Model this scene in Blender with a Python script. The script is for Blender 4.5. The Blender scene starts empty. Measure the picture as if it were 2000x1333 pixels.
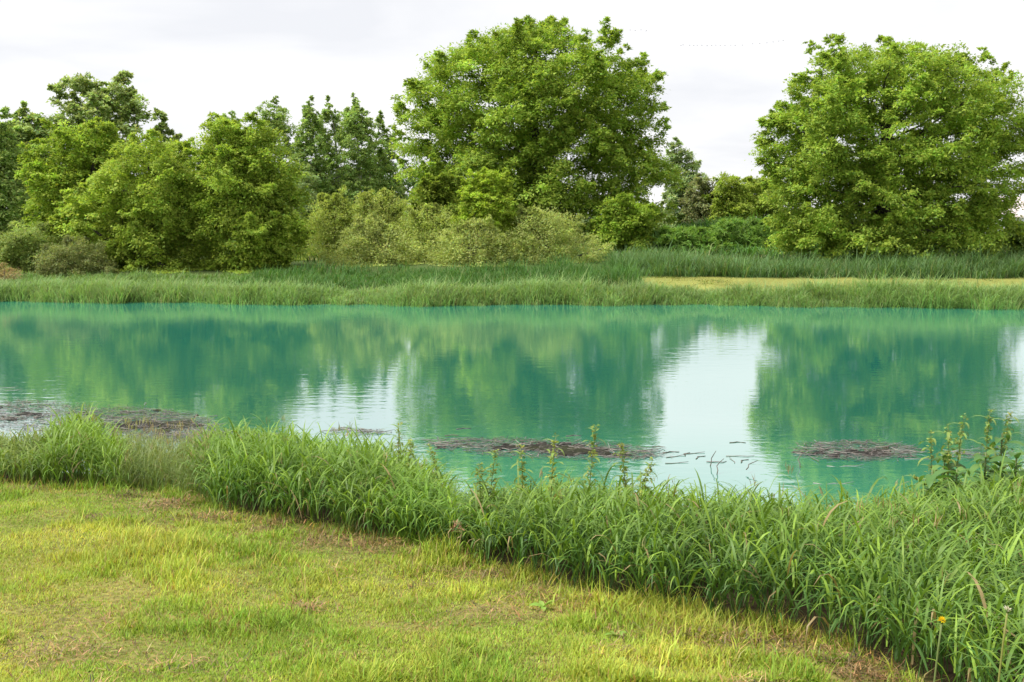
import bpy, math, random
import numpy as np
from mathutils import Matrix, Vector

C = bpy.context.scene.collection
SC = bpy.context.scene
R = np.random.default_rng(11)
random.seed(5)

# ------------------------------------------------------------------ camera, light, exposure
F = 2144.0; HY = 425.0; EYE = 1.75; WATER = -1.05
PITCH = math.atan((666.5 - HY) / F)
cam = bpy.data.cameras.new('camera'); cam.lens = 36 * F / 2000; cam.sensor_width = 36
cam.clip_start = 0.05; cam.clip_end = 4000
camo = bpy.data.objects.new('camera', cam); C.objects.link(camo)
camo.location = (0, 0, EYE); camo.rotation_euler = (math.pi / 2 - PITCH, 0, 0)
SC.camera = camo

SUN_DIR = Vector((-0.62, -0.16, 1.0)).normalized()          # towards the sun
SUN_EL = math.asin(SUN_DIR.z); SUN_AZ = math.atan2(SUN_DIR.x, SUN_DIR.y)
sun = bpy.data.lights.new('sun', 'SUN'); sun.energy = 2.7; sun.angle = math.radians(30)
sun.color = (1.0, 0.965, 0.90)
suno = bpy.data.objects.new('sun', sun); C.objects.link(suno)
suno.rotation_euler = (-SUN_DIR).to_track_quat('-Z', 'Y').to_euler()
suno.location = (-30, -15, 60)

SC.view_settings.view_transform = 'Standard'
SC.view_settings.look = 'None'
SC.view_settings.gamma = 1.0
SC.view_settings.use_curve_mapping = False
SC.view_settings.exposure = 1.22
SC.cycles.use_denoising = True
SC.cycles.use_adaptive_sampling = False
SC.cycles.max_bounces = 8
SC.cycles.diffuse_bounces = 4
SC.cycles.transmission_bounces = 6
SC.cycles.sample_clamp_indirect = 4.0

SKY_GAIN = 4.72                                              # cloud deck brightness before the 0.1 strength
w = bpy.data.worlds.new('World'); SC.world = w; w.use_nodes = True
nt = w.node_tree; N = nt.nodes; L = nt.links
for n in list(N): N.remove(n)
out = N.new('ShaderNodeOutputWorld'); bg = N.new('ShaderNodeBackground'); bg.inputs[1].default_value = 0.1
sky = N.new('ShaderNodeTexSky'); sky.sky_type = 'NISHITA'; sky.sun_disc = False
sky.sun_elevation = SUN_EL; sky.sun_rotation = SUN_AZ
tc = N.new('ShaderNodeTexCoord'); sep = N.new('ShaderNodeSeparateXYZ'); L.new(tc.outputs['Generated'], sep.inputs[0])
ab = N.new('ShaderNodeMath'); ab.operation = 'ABSOLUTE'; L.new(sep.outputs[2], ab.inputs[0])
ad = N.new('ShaderNodeMath'); ad.operation = 'ADD'; ad.inputs[1].default_value = 0.16; L.new(ab.outputs[0], ad.inputs[0])
dx = N.new('ShaderNodeMath'); dx.operation = 'DIVIDE'; L.new(sep.outputs[0], dx.inputs[0]); L.new(ad.outputs[0], dx.inputs[1])
dy = N.new('ShaderNodeMath'); dy.operation = 'DIVIDE'; L.new(sep.outputs[1], dy.inputs[0]); L.new(ad.outputs[0], dy.inputs[1])
cmb = N.new('ShaderNodeCombineXYZ'); L.new(dx.outputs[0], cmb.inputs[0]); L.new(dy.outputs[0], cmb.inputs[1])
cmb.inputs[2].default_value = 3.7
nz = N.new('ShaderNodeTexNoise'); nz.inputs['Scale'].default_value = 1.15; nz.inputs['Detail'].default_value = 5
nz.inputs['Roughness'].default_value = 0.5; nz.inputs['Distortion'].default_value = 0.3
L.new(cmb.outputs[0], nz.inputs['Vector'])
cr = N.new('ShaderNodeValToRGB'); L.new(nz.outputs['Fac'], cr.inputs[0])
e = cr.color_ramp.elements
e[0].position = 0.34; e[0].color = (0.82, 0.83, 0.865, 1)
e[1].position = 0.62; e[1].color = (0.985, 0.975, 0.985, 1)
m_ = e.new(0.5); m_.color = (0.93, 0.93, 0.945, 1)
gn = N.new('ShaderNodeVectorMath'); gn.operation = 'SCALE'; gn.inputs['Scale'].default_value = SKY_GAIN
L.new(cr.outputs[0], gn.inputs[0])
mx = N.new('ShaderNodeMix'); mx.data_type = 'RGBA'; mx.inputs[0].default_value = 0.97
L.new(sky.outputs[0], mx.inputs[6]); L.new(gn.outputs[0], mx.inputs[7])
L.new(mx.outputs[2], bg.inputs[0]); L.new(bg.outputs[0], out.inputs[0])

# ------------------------------------------------------------------ where a pixel of the view lands in the place
cp, sp = math.cos(PITCH), math.sin(PITCH)
def ray(px, py):
    x, u, f = (px - 1000) / F, -(py - 666.5) / F, 1.0
    return np.array([x, f * cp + u * sp, u * cp - f * sp])
def at(px, py, D):
    r = ray(px, py); return np.array([r[0] * D / r[1], D, EYE + r[2] * D / r[1]])
def on(px, py, z):
    r = ray(px, py); t = (z - EYE) / r[2]; return np.array([r[0] * t, r[1] * t, z])
LAWN_SLOPE = 0.075
def on_lawn(px, py):
    r = ray(px, py); t = -EYE / (r[2] + LAWN_SLOPE * r[1]); return np.array([r[0] * t, r[1] * t, EYE + r[2] * t])

# ------------------------------------------------------------------ terrain shape
SHX = np.array([-60, -14, -8, -5.7, -3.0, -1.2, -0.45, 0.3, 1.6, 3.0, 4.2, 8, 14, 60.])
SHY = np.array([17, 14.5, 12.9, 12.2, 11.2, 10.6, 9.4, 9.3, 8.6, 8.8, 9.8, 11.5, 13.5, 17.])
def near_shore(x): return np.interp(x, SHX, SHY)
def far_shore(x): return 35.3 - 0.063 * x + 0.35 * np.sin(x * 0.35) + 0.25 * np.sin(x * 1.1 + 1) + 0.20 * np.sin(x * 3.1 + 2 + np.sin(x)) + 0.12 * np.sin(x * 7.3)
BERM = at(1425, 470, 63)
def ground(x, y):
    x = np.asarray(x, float); y = np.asarray(y, float)
    ys = near_shore(x); yf = far_shore(x)
    t = y - ys
    za = np.where(t < -1.8, -LAWN_SLOPE * np.maximum(y, -4),
         np.where(t < 0, -LAWN_SLOPE * (ys - 1.8) + (WATER + LAWN_SLOPE * (ys - 1.8)) * np.clip((t + 1.8) / 1.8, 0, 1),
                  np.maximum(-2.2, WATER - 0.5 * t)))
    s = y - yf
    zb = np.where(s < 0, np.maximum(-2.2, WATER + 0.5 * s), np.interp(s, [0, 0.8, 2.5, 6, 12, 40, 400], [WATER, -0.85, -0.62, -0.45, -0.12, -0.1, 0.2]))
    bx = (x - BERM[0]) / 5.2; by = (y - BERM[1]) / 4.5
    zb = zb + 1.15 * np.exp(-(bx ** 2) ** 1.3 - by ** 2) + 0.6 * np.exp(-((x - BERM[0] - 12) / 9) ** 2 - ((y - BERM[1] - 2) / 4) ** 2)
    zz = np.where(y < 23, za, zb)
    side = np.clip((np.abs(x) - 70) / 15, 0, 1)
    return zz * (1 - side) + np.maximum(zz, -0.4) * side

# front edge of the uncut bank grass, in the near lawn
EP = [(-300, 925), (0, 938), (100, 948), (200, 955), (330, 968), (395, 985), (420, 1005), (520, 1020), (600, 1035), (760, 1062), (880, 1080),
      (910, 1085), (935, 1105), (1050, 1145), (1150, 1168), (1300, 1203), (1400, 1224), (1480, 1240), (1570, 1252), (1650, 1275), (1700, 1298), (1790, 1345), (1850, 1385), (2000, 1470), (2200, 1560)]
_e = np.array([on_lawn(*p) for p in EP])
def grass_edge(x): return np.interp(x, _e[:, 0], _e[:, 1])

# ------------------------------------------------------------------ mesh helpers
def mesh_tris(name, V, T, col=None, smooth=False):
    me = bpy.data.meshes.new(name)
    V = np.ascontiguousarray(V, np.float32); T = np.ascontiguousarray(T, np.int32)
    me.vertices.add(len(V)); me.vertices.foreach_set('co', V.ravel())
    me.loops.add(T.size); me.loops.foreach_set('vertex_index', T.ravel())
    me.polygons.add(len(T)); me.polygons.foreach_set('loop_start', np.arange(0, T.size, 3, dtype=np.int32))
    if smooth: me.polygons.foreach_set('use_smooth', np.ones(len(T), bool))
    if col is not None:
        a = me.color_attributes.new('tint', 'FLOAT_COLOR', 'POINT')
        cc = np.ones((len(V), 4), np.float32); cc[:, :3] = col
        a.data.foreach_set('color', cc.ravel())
    me.update(calc_edges=True)
    return me
def link(name, me, mat, parent=None, loc=None):
    o = bpy.data.objects.new(name, me); C.objects.link(o)
    if mat is not None and not len(me.materials): me.materials.append(mat)
    if parent is not None: o.parent = parent
    if loc is not None: o.location = loc
    return o
def tag(o, label=None, cat=None, group=None, kind=None):
    if label: o['label'] = label
    if cat: o['category'] = cat
    if group: o['group'] = group
    if kind: o['kind'] = kind
    return o
def empty(name, loc):
    o = bpy.data.objects.new(name, None); C.objects.link(o); o.location = tuple(loc); o.empty_display_size = 0.2
    return o
def join(parts):
    Vs, Ts, Cs, k = [], [], [], 0
    for v, t, c in parts:
        Vs.append(v); Ts.append(t + k); k += len(v)
        Cs.append(np.broadcast_to(np.asarray(c, float), (len(v), 3)))
    return np.concatenate(Vs), np.concatenate(Ts), np.concatenate(Cs)
def nrm(a): return a / np.maximum(np.linalg.norm(a, axis=-1, keepdims=True), 1e-9)

def tube(pts, rad, sides=6):
    pts = np.asarray(pts, float); rad = np.broadcast_to(np.asarray(rad, float), (len(pts),))
    d = nrm(np.gradient(pts, axis=0)); ref = np.array([0.31, 0.95, 0.05])
    a = nrm(np.cross(d, ref)); b = np.cross(d, a)
    an = np.linspace(0, 2 * np.pi, sides, endpoint=False)
    V = pts[:, None] + rad[:, None, None] * (np.cos(an)[None, :, None] * a[:, None] + np.sin(an)[None, :, None] * b[:, None])
    V = V.reshape(-1, 3); n = len(pts); T = []
    i = np.arange(n - 1)[:, None] * sides; j = np.arange(sides)[None]; j2 = (j + 1) % sides
    q = np.stack([i + j, i + j2, i + sides + j2, i + sides + j], -1).reshape(-1, 4)
    T = np.concatenate([q[:, [0, 1, 2]], q[:, [0, 2, 3]]])
    cap = np.array([[(n - 1) * sides, (n - 1) * sides + k, (n - 1) * sides + k + 1] for k in range(1, sides - 1)])
    cap0 = np.array([[0, k + 1, k] for k in range(1, sides - 1)])
    return V, np.concatenate([T, cap, cap0])

def blades(base, length, width, azi, el0, el1, nseg, col, prof=None, twist=None, tipcol=None, bend=1.3):
    """curved grass blades as real strips: el0 -> el1 is the elevation along the blade"""
    n = len(base); length = np.broadcast_to(length, (n,)); width = np.broadcast_to(width, (n,))
    p = np.array(base, float); h = np.stack([np.cos(azi), np.sin(azi), 0 * azi], -1)
    tw = azi + np.pi / 2 + (0 if twist is None else twist)
    s = np.stack([np.cos(tw), np.sin(tw), 0 * tw], -1)
    if prof is None: prof = np.linspace(1, 0.45, nseg)
    rows = []
    for k in range(nseg):
        rows.append(p - s * (width * prof[k] / 2)[:, None]); rows.append(p + s * (width * prof[k] / 2)[:, None])
        u = (k + 0.5) / nseg
        el = el0 + (el1 - el0) * u ** bend
        p = p + (h * np.cos(el)[:, None] + np.array([0, 0, 1.0]) * np.sin(el)[:, None]) * (length / nseg)[:, None]
    rows.append(p)
    V = np.stack(rows, 1); nv = 2 * nseg + 1
    t = []
    for k in range(nseg - 1):
        a = 2 * k; t += [[a, a + 1, a + 3], [a, a + 3, a + 2]]
    a = 2 * (nseg - 1); t.append([a, a + 1, a + 2])
    T = (np.arange(n)[:, None, None] * nv + np.array(t)[None]).reshape(-1, 3)
    cc = np.repeat(np.asarray(col)[:, None], nv, 1)
    if tipcol is not None:
        wgt = np.zeros(nv); wgt[-1] = 1; wgt[-3:-1] = 0.45
        cc = cc * (1 - wgt[None, :, None]) + np.asarray(tipcol)[:, None] * wgt[None, :, None]
    return V.reshape(-1, 3), T, cc.reshape(-1, 3)

def vary(col, n, amt=0.18, hue=0.12, rng=R):
    c = np.asarray(col, float)[None] * (1 + rng.normal(0, amt, (n, 1)))
    c = c * (1 + rng.normal(0, hue, (n, 3)) * np.array([1, 0.35, 0.8]))
    return np.clip(c, 0.004, 0.8)

# cheap value noise on the ground plane
_ng = R.random((256, 256))
def vnoise(x, y, s):
    x = np.asarray(x) * s + 57.3; y = np.asarray(y) * s + 91.7
    xi = np.floor(x).astype(int); yi = np.floor(y).astype(int); fx = x - xi; fy = y - yi
    fx = fx * fx * (3 - 2 * fx); fy = fy * fy * (3 - 2 * fy)
    g = lambda a, b: _ng[a % 256, b % 256]
    return (g(xi, yi) * (1 - fx) + g(xi + 1, yi) * fx) * (1 - fy) + (g(xi, yi + 1) * (1 - fx) + g(xi + 1, yi + 1) * fx) * fy

# ------------------------------------------------------------------ materials
def new_mat(name):
    m = bpy.data.materials.new(name); m.use_nodes = True
    n = m.node_tree.nodes
    for q in list(n): n.remove(q)
    return m, n, m.node_tree.links
def leaf_mat(name, trans=0.35, rough=0.5, spec=0.35, warm=(1.08, 1.08, 0.6)):
    m, n, l = new_mat(name)
    o = n.new('ShaderNodeOutputMaterial'); a = n.new('ShaderNodeAttribute'); a.attribute_name = 'tint'
    p = n.new('ShaderNodeBsdfPrincipled'); p.inputs['Roughness'].default_value = rough
    p.inputs['Specular IOR Level'].default_value = spec
    t = n.new('ShaderNodeBsdfTranslucent'); mu = n.new('ShaderNodeVectorMath'); mu.operation = 'MULTIPLY'; mu.inputs[1].default_value = warm
    mixs = n.new('ShaderNodeMixShader'); mixs.inputs[0].default_value = trans
    geo = n.new('ShaderNodeNewGeometry')
    nzz = n.new('ShaderNodeTexNoise'); nzz.inputs['Scale'].default_value = 1.7; nzz.inputs['Detail'].default_value = 3
    l.new(geo.outputs['Position'], nzz.inputs['Vector'])
    mr = n.new('ShaderNodeMapRange'); mr.inputs[1].default_value = 0.3; mr.inputs[2].default_value = 0.7; mr.inputs[3].default_value = 0.82; mr.inputs[4].default_value = 1.15
    l.new(nzz.outputs['Fac'], mr.inputs[0])
    sc = n.new('ShaderNodeVectorMath'); sc.operation = 'SCALE'; l.new(a.outputs['Color'], sc.inputs[0]); l.new(mr.outputs[0], sc.inputs['Scale'])
    l.new(sc.outputs[0], p.inputs['Base Color']); l.new(sc.outputs[0], mu.inputs[0]); l.new(mu.outputs[0], t.inputs[0])
    l.new(p.outputs[0], mixs.inputs[1]); l.new(t.outputs[0], mixs.inputs[2]); l.new(mixs.outputs[0], o.inputs[0])
    return m
M_LEAF = leaf_mat('tree_leaf', 0.48, 0.6, 0.15)
M_WAXY = leaf_mat('bank_grass_leaf', 0.34, 0.48, 0.30, (1.1, 1.1, 0.5))
M_FARGRASS = leaf_mat('far_grass_leaf', 0.38, 0.6, 0.2, (1.08, 1.12, 0.5))
M_TURF = leaf_mat('lawn_grass_leaf', 0.35, 0.6, 0.25)
def bark_mat(name, c1, c2, scale):
    m, n, l = new_mat(name)
    o = n.new('ShaderNodeOutputMaterial'); p = n.new('ShaderNodeBsdfPrincipled'); p.inputs['Roughness'].default_value = 0.9
    tcc = n.new('ShaderNodeTexCoord'); mp = n.new('ShaderNodeMapping'); mp.inputs['Scale'].default_value = (scale, scale, scale * 0.18)
    nn = n.new('ShaderNodeTexNoise'); nn.inputs['Scale'].default_value = 1; nn.inputs['Detail'].default_value = 6
    l.new(tcc.outputs['Object'], mp.inputs[0]); l.new(mp.outputs[0], nn.inputs['Vector'])
    r = n.new('ShaderNodeValToRGB'); r.color_ramp.elements[0].color = (*c1, 1); r.color_ramp.elements[1].color = (*c2, 1)
    r.color_ramp.elements[0].position = 0.35; r.color_ramp.elements[1].position = 0.65
    b = n.new('ShaderNodeBump'); b.inputs['Strength'].default_value = 0.6; b.inputs['Distance'].default_value = 0.02
    l.new(nn.outputs['Fac'], r.inputs[0]); l.new(nn.outputs['Fac'], b.inputs['Height'])
    l.new(r.outputs[0], p.inputs['Base Color']); l.new(b.outputs[0], p.inputs['Normal']); l.new(p.outputs[0], o.inputs[0])
    return m
M_BARK = bark_mat('grey_brown_bark', (0.03, 0.025, 0.02), (0.085, 0.07, 0.055), 14)
M_PALEBARK = bark_mat('pale_poplar_bark', (0.12, 0.12, 0.10), (0.28, 0.27, 0.23), 10)
def tint_mat(name, rough=0.8, spec=0.3, grain=30.0, amt=0.3):
    m, n, l = new_mat(name)
    o = n.new('ShaderNodeOutputMaterial'); p = n.new('ShaderNodeBsdfPrincipled'); p.inputs['Roughness'].default_value = rough
    p.inputs['Specular IOR Level'].default_value = spec
    a = n.new('ShaderNodeAttribute'); a.attribute_name = 'tint'
    geo = n.new('ShaderNodeNewGeometry'); nn = n.new('ShaderNodeTexNoise'); nn.inputs['Scale'].default_value = grain; nn.inputs['Detail'].default_value = 4
    l.new(geo.outputs['Position'], nn.inputs['Vector'])
    mr = n.new('ShaderNodeMapRange'); mr.inputs[1].default_value = 0.3; mr.inputs[2].default_value = 0.7; mr.inputs[3].default_value = 1 - amt; mr.inputs[4].default_value = 1 + amt
    l.new(nn.outputs['Fac'], mr.inputs[0])
    sc = n.new('ShaderNodeVectorMath'); sc.operation = 'SCALE'; l.new(a.outputs['Color'], sc.inputs[0]); l.new(mr.outputs[0], sc.inputs['Scale'])
    l.new(sc.outputs[0], p.inputs['Base Color']); l.new(p.outputs[0], o.inputs[0])
    return m
M_SOIL = tint_mat('ground_soil', 0.95, 0.1, 22, 0.45)
M_DRY = tint_mat('dry_stalk', 0.6, 0.4, 40, 0.25)
M_PLAIN = tint_mat('plain_painted', 0.6, 0.3, 3, 0.08)

# ------------------------------------------------------------------ ground, water
def graded(lo, hi, mid_lo, mid_hi, step, grow=1.18):
    a = list(np.arange(mid_lo, mid_hi + 1e-6, step)); s = step
    while a[-1] < hi: s *= grow; a.append(a[-1] + s)
    s = step
    while a[0] > lo: s *= grow; a.insert(0, a[0] - s)
    return np.array(a)
gx = graded(-900, 900, -9, 9, 0.22, 1.12)
gy = np.concatenate([graded(-60, 14, 3, 13, 0.2, 1.2)[:-1], graded(14.5, 1500, 33, 46, 0.35, 1.16)])
gy = np.unique(np.round(gy, 3)); gy = gy[np.concatenate([[True], np.diff(gy) > 0.05])]
X, Y = np.meshgrid(gx, gy); Z = ground(X, Y)
Z = Z + (vnoise(X, Y, 1.4) - 0.5) * 0.05 * (np.abs(Y) < 60)
nx, ny = len(gx), len(gy)
idx = np.arange(nx * ny).reshape(ny, nx)
q = np.stack([idx[:-1, :-1], idx[:-1, 1:], idx[1:, 1:], idx[1:, :-1]], -1).reshape(-1, 4)
T = np.concatenate([q[:, [0, 1, 2]], q[:, [0, 2, 3]]])
x, y = X.ravel(), Y.ravel()
edge = grass_edge(x)
lawn = np.array([0.15, 0.16, 0.04]); straw = np.array([0.19, 0.17, 0.05]); soil = np.array([0.07, 0.05, 0.03]); rough = np.array([0.07, 0.10, 0.03]); mown = np.array([0.21, 0.215, 0.056])
nzv = np.clip((vnoise(x, y, 0.9) * 0.6 + vnoise(x, y, 2.7) * 0.4 - 0.42) * 3.5, 0, 1)
col = lawn[None] * (1 - nzv[:, None]) + straw[None] * nzv[:, None]
k = np.clip((y - edge) / 0.25, 0, 1)[:, None]; col = col * (1 - k) + soil * k
k = (y > 22)[:, None]; col = np.where(k, rough[None], col)
s = y - far_shore(x)
MX0 = at(1262, 548, 38)[0]
strip = (s > 1.6) & (s < 5.9) & (x > MX0 - 0.4)
mm = mown[None] * (0.8 + 0.4 * vnoise(x, y, 1.3))[:, None]
g2 = np.clip(vnoise(x, y, 0.5) * 2 - 0.8, 0, 1)[:, None]; mm = mm * (1 - 0.45 * g2) + np.array([0.20, 0.22, 0.05]) * 0.45 * g2
col = np.where(strip[:, None], mm, col)
me = mesh_tris('ground', np.stack([x, y, Z.ravel()], -1), T, col, True)
tag(link('ground', me, M_SOIL), kind='structure')

m, n, l = new_mat('milky_green_water')
o_ = n.new('ShaderNodeOutputMaterial'); dif = n.new('ShaderNodeBsdfDiffuse'); glo = n.new('ShaderNodeBsdfGlossy'); mixs = n.new('ShaderNodeMixShader')
dif.inputs[0].default_value = (0.030, 0.245, 0.172, 1)
glo.inputs['Roughness'].default_value = 0.03; glo.inputs[0].default_value = (0.95, 0.97, 0.97, 1)
geo = n.new('ShaderNodeNewGeometry')
mp = n.new('ShaderNodeMapping'); mp.inputs['Scale'].default_value = (0.7, 1.5, 1)
l.new(geo.outputs['Position'], mp.inputs[0])
n1 = n.new('ShaderNodeTexNoise'); n1.inputs['Scale'].default_value = 3.4; n1.inputs['Detail'].default_value = 3; n1.inputs['Roughness'].default_value = 0.55
l.new(mp.outputs[0], n1.inputs['Vector'])
n2 = n.new('ShaderNodeTexNoise'); n2.inputs['Scale'].default_value = 0.12; n2.inputs['Detail'].default_value = 2
l.new(geo.outputs['Position'], n2.inputs['Vector'])
mr = n.new('ShaderNodeMapRange'); mr.inputs[1].default_value = 0.35; mr.inputs[2].default_value = 0.65; mr.inputs[3].default_value = 0.25; mr.inputs[4].default_value = 1.0
l.new(n2.outputs['Fac'], mr.inputs[0])
bmp = n.new('ShaderNodeBump'); bmp.inputs['Distance'].default_value = 0.0042; l.new(mr.outputs[0], bmp.inputs['Strength'])
l.new(n1.outputs['Fac'], bmp.inputs['Height'])
fr = n.new('ShaderNodeFresnel'); fr.inputs['IOR'].default_value = 1.9
fm = n.new('ShaderNodeMapRange'); fm.inputs[1].default_value = 0.06; fm.inputs[2].default_value = 0.41; fm.inputs[3].default_value = 0.05; fm.inputs[4].default_value = 0.755
l.new(fr.outputs[0], fm.inputs[0]); l.new(fm.outputs[0], mixs.inputs[0])
l.new(bmp.outputs[0], glo.inputs['Normal'])
l.new(dif.outputs[0], mixs.inputs[1]); l.new(glo.outputs[0], mixs.inputs[2]); l.new(mixs.outputs[0], o_.inputs[0])
M_WATER = m
wv = np.array([[-84, 6, WATER], [84, 6, WATER], [84, 42, WATER], [-84, 42, WATER]])
tag(link('water', mesh_tris('water', wv, np.array([[0, 1, 2], [0, 2, 3]])), M_WATER), kind='structure')

# ------------------------------------------------------------------ trees
def leaves_at(P, outd, size, asp, col, rng, droop=0.25, up=0.8, spread=0.7, tri=False):
    n = len(P)
    ln = size * rng.uniform(0.65, 1.35, n)
    a = nrm(outd * 0.6 + rng.normal(0, spread, (n, 3)) * np.array([1, 1, 0.6]) - np.array([0, 0, droop]))
    n0 = nrm(np.array([0, 0, up]) + outd * 0.55 + rng.normal(0, 0.42, (n, 3)))
    sd = nrm(np.cross(a, n0)); nn = np.cross(sd, a)
    wd = (ln * asp)[:, None]; l2 = ln[:, None]
    if tri:
        V = np.stack([P - sd * wd / 2, P + sd * wd / 2, P + a * l2], 1)
        return V.reshape(-1, 3), np.arange(3 * n).reshape(-1, 3), np.repeat(col, 3, 0)
    fold = nn * wd * 0.18
    V = np.stack([P, P + a * l2 * 0.45 + sd * wd / 2 + fold, P + a * l2 - np.array([0, 0, 1]) * l2 * 0.08, P + a * l2 * 0.45 - sd * wd / 2 + fold], 1)
    T = (np.arange(n)[:, None, None] * 4 + np.array([[0, 1, 2], [0, 2, 3]])[None]).reshape(-1, 3)
    return V.reshape(-1, 3), T, np.repeat(col, 4, 0)

def make_tree(name, label, cat, prof, D, n_lobe, lobe_r, sprays, per_spray, leaf, col, seed, group=None, depth=0.66,
              extra=(), bark=None, trunk_r=0.25, soft=1.0, lobevar=0.12, asp=0.5, tipcol=None, up=0.8, spray_s=0.26, multi=1, flat=0.72, shell=0.38, dark=None, droop=0.25, low_trunk=0.25, lumps=True):
    rng = np.random.default_rng(seed)
    pr = np.array(prof, float)
    def sc(px, py): return at(px, py, D)
    zs = np.array([at(1000, p, D)[2] for p in pr[:, 0]]); xl = np.array([at(p[1], p[0], D)[0] for p in pr]); xr = np.array([at(p[2], p[0], D)[0] for p in pr])
    order = np.argsort(zs); zs, xl, xr = zs[order], xl[order], xr[order]
    wmax = (xr - xl).max() / 2
    x0 = 0.5 * (xl[0] + xr[0]) * 0.5 + 0.5 * (xl.mean() + xr.mean()) * 0.5 + 0.0
    x0 = 0.5 * (xl[: max(1, len(xl) // 2)].mean() + xr[: max(1, len(xr) // 2)].mean())
    gz = float(ground(x0, D)); base = np.array([x0, D, gz - 0.03])
    # lobes through the crown, most of them near its outside
    cand = []
    zz = rng.uniform(zs[0], zs[-1], 6000); lw = np.interp(zz, zs, xl); rw = np.interp(zz, zs, xr)
    keep = rng.random(6000) < ((rw - lw) / (2 * wmax))
    zz, lw, rw = zz[keep], lw[keep], rw[keep]
    th = rng.uniform(0, 2 * np.pi, len(zz)); rr = rng.random(len(zz)) ** (shell * 0.8)
    hw = np.maximum((rw - lw) / 2 - lobe_r * 0.75, 0.05); hd = np.maximum(np.sqrt((rw - lw) / 2 * wmax) * depth - lobe_r * 0.6, 0.05)
    cand = np.stack([(lw + rw) / 2 + hw * rr * np.cos(th), D + hd * rr * np.sin(th), np.clip(zz, zs[0] + lobe_r * 0.3, zs[-1] - lobe_r * 0.3)], -1)
    cand = cand[(cand[:, 1] < D) | (rng.random(len(cand)) < 0.55)]
    chosen = [cand[0]]
    best = np.linalg.norm((cand - cand[0]) * np.array([1, 0.8, 1.25]), axis=1)
    for _ in range(n_lobe - 1):
        i = int(np.argmax(best * rng.uniform(0.55, 1, len(best)))); chosen.append(cand[i])
        best = np.minimum(best, np.linalg.norm((cand - cand[i]) * np.array([1, 0.8, 1.25]), axis=1))
    lob = np.array(chosen); lr = lobe_r * rng.uniform(0.7, 1.3, len(lob))
    hwl = (np.interp(lob[:, 2], zs, xr) - np.interp(lob[:, 2], zs, xl)) / 2; lr *= np.clip(hwl / (2.2 * lobe_r), 0.4, 1)
    if lumps:                                                  # lobes gather on larger rounded masses with hollows between them
        K = max(4, n_lobe // 6); big = [cand[rng.integers(len(cand))]]; bb = np.full(len(cand), 1e9)
        for _ in range(K - 1):
            bb = np.minimum(bb, np.linalg.norm((cand - big[-1]) * np.array([1, 0.8, 1.25]), axis=1)); big.append(cand[int(np.argmax(bb * rng.uniform(0.5, 1, len(bb))))])
        big = np.array(big); sel = np.where(rng.random(len(lob)) < 0.22)[0]
        bi = np.argmin(np.linalg.norm(lob[sel][:, None] - big[None], axis=2) * rng.uniform(0.8, 1.2, (len(sel), K)), axis=1)
        dv = rng.normal(0, 1, (len(sel), 3)); dv = nrm(dv)
        q_ = big[bi] + dv * (lobe_r * 1.25 * rng.uniform(0.7, 1.1, len(sel)))[:, None] * np.array([1, 1, 0.85])
        lz_ = np.clip(q_[:, 2], zs[0] + lobe_r * 0.3, zs[-1] - lr[sel] * 0.4); q_[:, 2] = lz_
        q_[:, 0] = np.clip(q_[:, 0], np.interp(lz_, zs, xl) + lr[sel] * 0.5, np.interp(lz_, zs, xr) - lr[sel] * 0.5); lob[sel] = q_
    ccen = np.array([0.5 * (xl.mean() + xr.mean()), D, 0.4 * zs[0] + 0.6 * zs[-1]])
    for (px, py, r) in extra:
        p_ = at(px, py, D - rng.uniform(-0.3, 0.4) * wmax * 0.4); dv = nrm(ccen - p_) * np.array([1, 1, 1]) + np.array([0, 0, -0.25])
        for f, g in ((0.35, 0.45), (1.1, 0.65), (2.0, 0.85), (3.0, 1.0)):
            lob = np.vstack([lob, p_ + dv * r * f]); lr = np.append(lr, r * g)
    ztop = EYE + (zs[-1] - EYE) * lob[:, 1] / D                # nothing of the crown rises past its top line
    lob[:, 2] = np.minimum(lob[:, 2], ztop - lr * soft * np.where(lr < 0.5 * lobe_r, 0.3, 0.62))
    xlo, xhi = np.interp(lob[:, 2], zs, xl), np.interp(lob[:, 2], zs, xr); xm = (xlo + xhi) / 2
    lob[:, 0] = np.clip(lob[:, 0], np.minimum(xlo + lr * 0.45 * soft, xm), np.maximum(xhi - lr * 0.45 * soft, xm))
    rel = np.linalg.norm((lob - np.array([0.5 * (xl.mean() + xr.mean()), D, 0.45 * zs[0] + 0.55 * zs[-1]])) / np.array([wmax, wmax * depth, max(0.5, (zs[-1] - zs[0]) / 2)]), axis=1)
    for i in np.where(rel > 0.55)[0]:                          # leafy shoots that stick out of the crown
        for _q in range(rng.poisson(0.55)):
            dv = nrm(np.array([lob[i, 0] - ccen[0], (lob[i, 1] - D), 0.9 * wmax * rng.uniform(0.0, 1.5)]) + rng.normal(0, 0.45 * wmax, 3))
            for f, g in ((0.95, .46), (1.3, .36), (1.62, .27), (1.9, .2))[: rng.integers(2, 5)]:
                lob = np.vstack([lob, lob[i] + dv * lr[i] * f]); lr = np.append(lr, lr[i] * g)
    lob[:, 2] = np.minimum(lob[:, 2], EYE + (zs[-1] + (0.035 if soft > 0 else 0.16) * (zs[-1] - zs[0]) - EYE) * lob[:, 1] / D - lr * 0.5)
    nl = len(lob)
    # sprays of leaves on each lobe
    ns = np.maximum(3, (sprays * (lr / lobe_r) ** 2).astype(int)); li = np.repeat(np.arange(nl), ns); m_ = len(li)
    dz = rng.uniform(-0.55, 1, m_); da = rng.uniform(0, 2 * np.pi, m_); dr = np.sqrt(np.maximum(0, 1 - dz ** 2))
    sd = np.stack([dr * np.cos(da), dr * np.sin(da), dz], -1)
    spc = lob[li] + sd * (lr[li] * rng.uniform(0.45, 1.12, m_))[:, None] * np.array([1, 1, flat])
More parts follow.
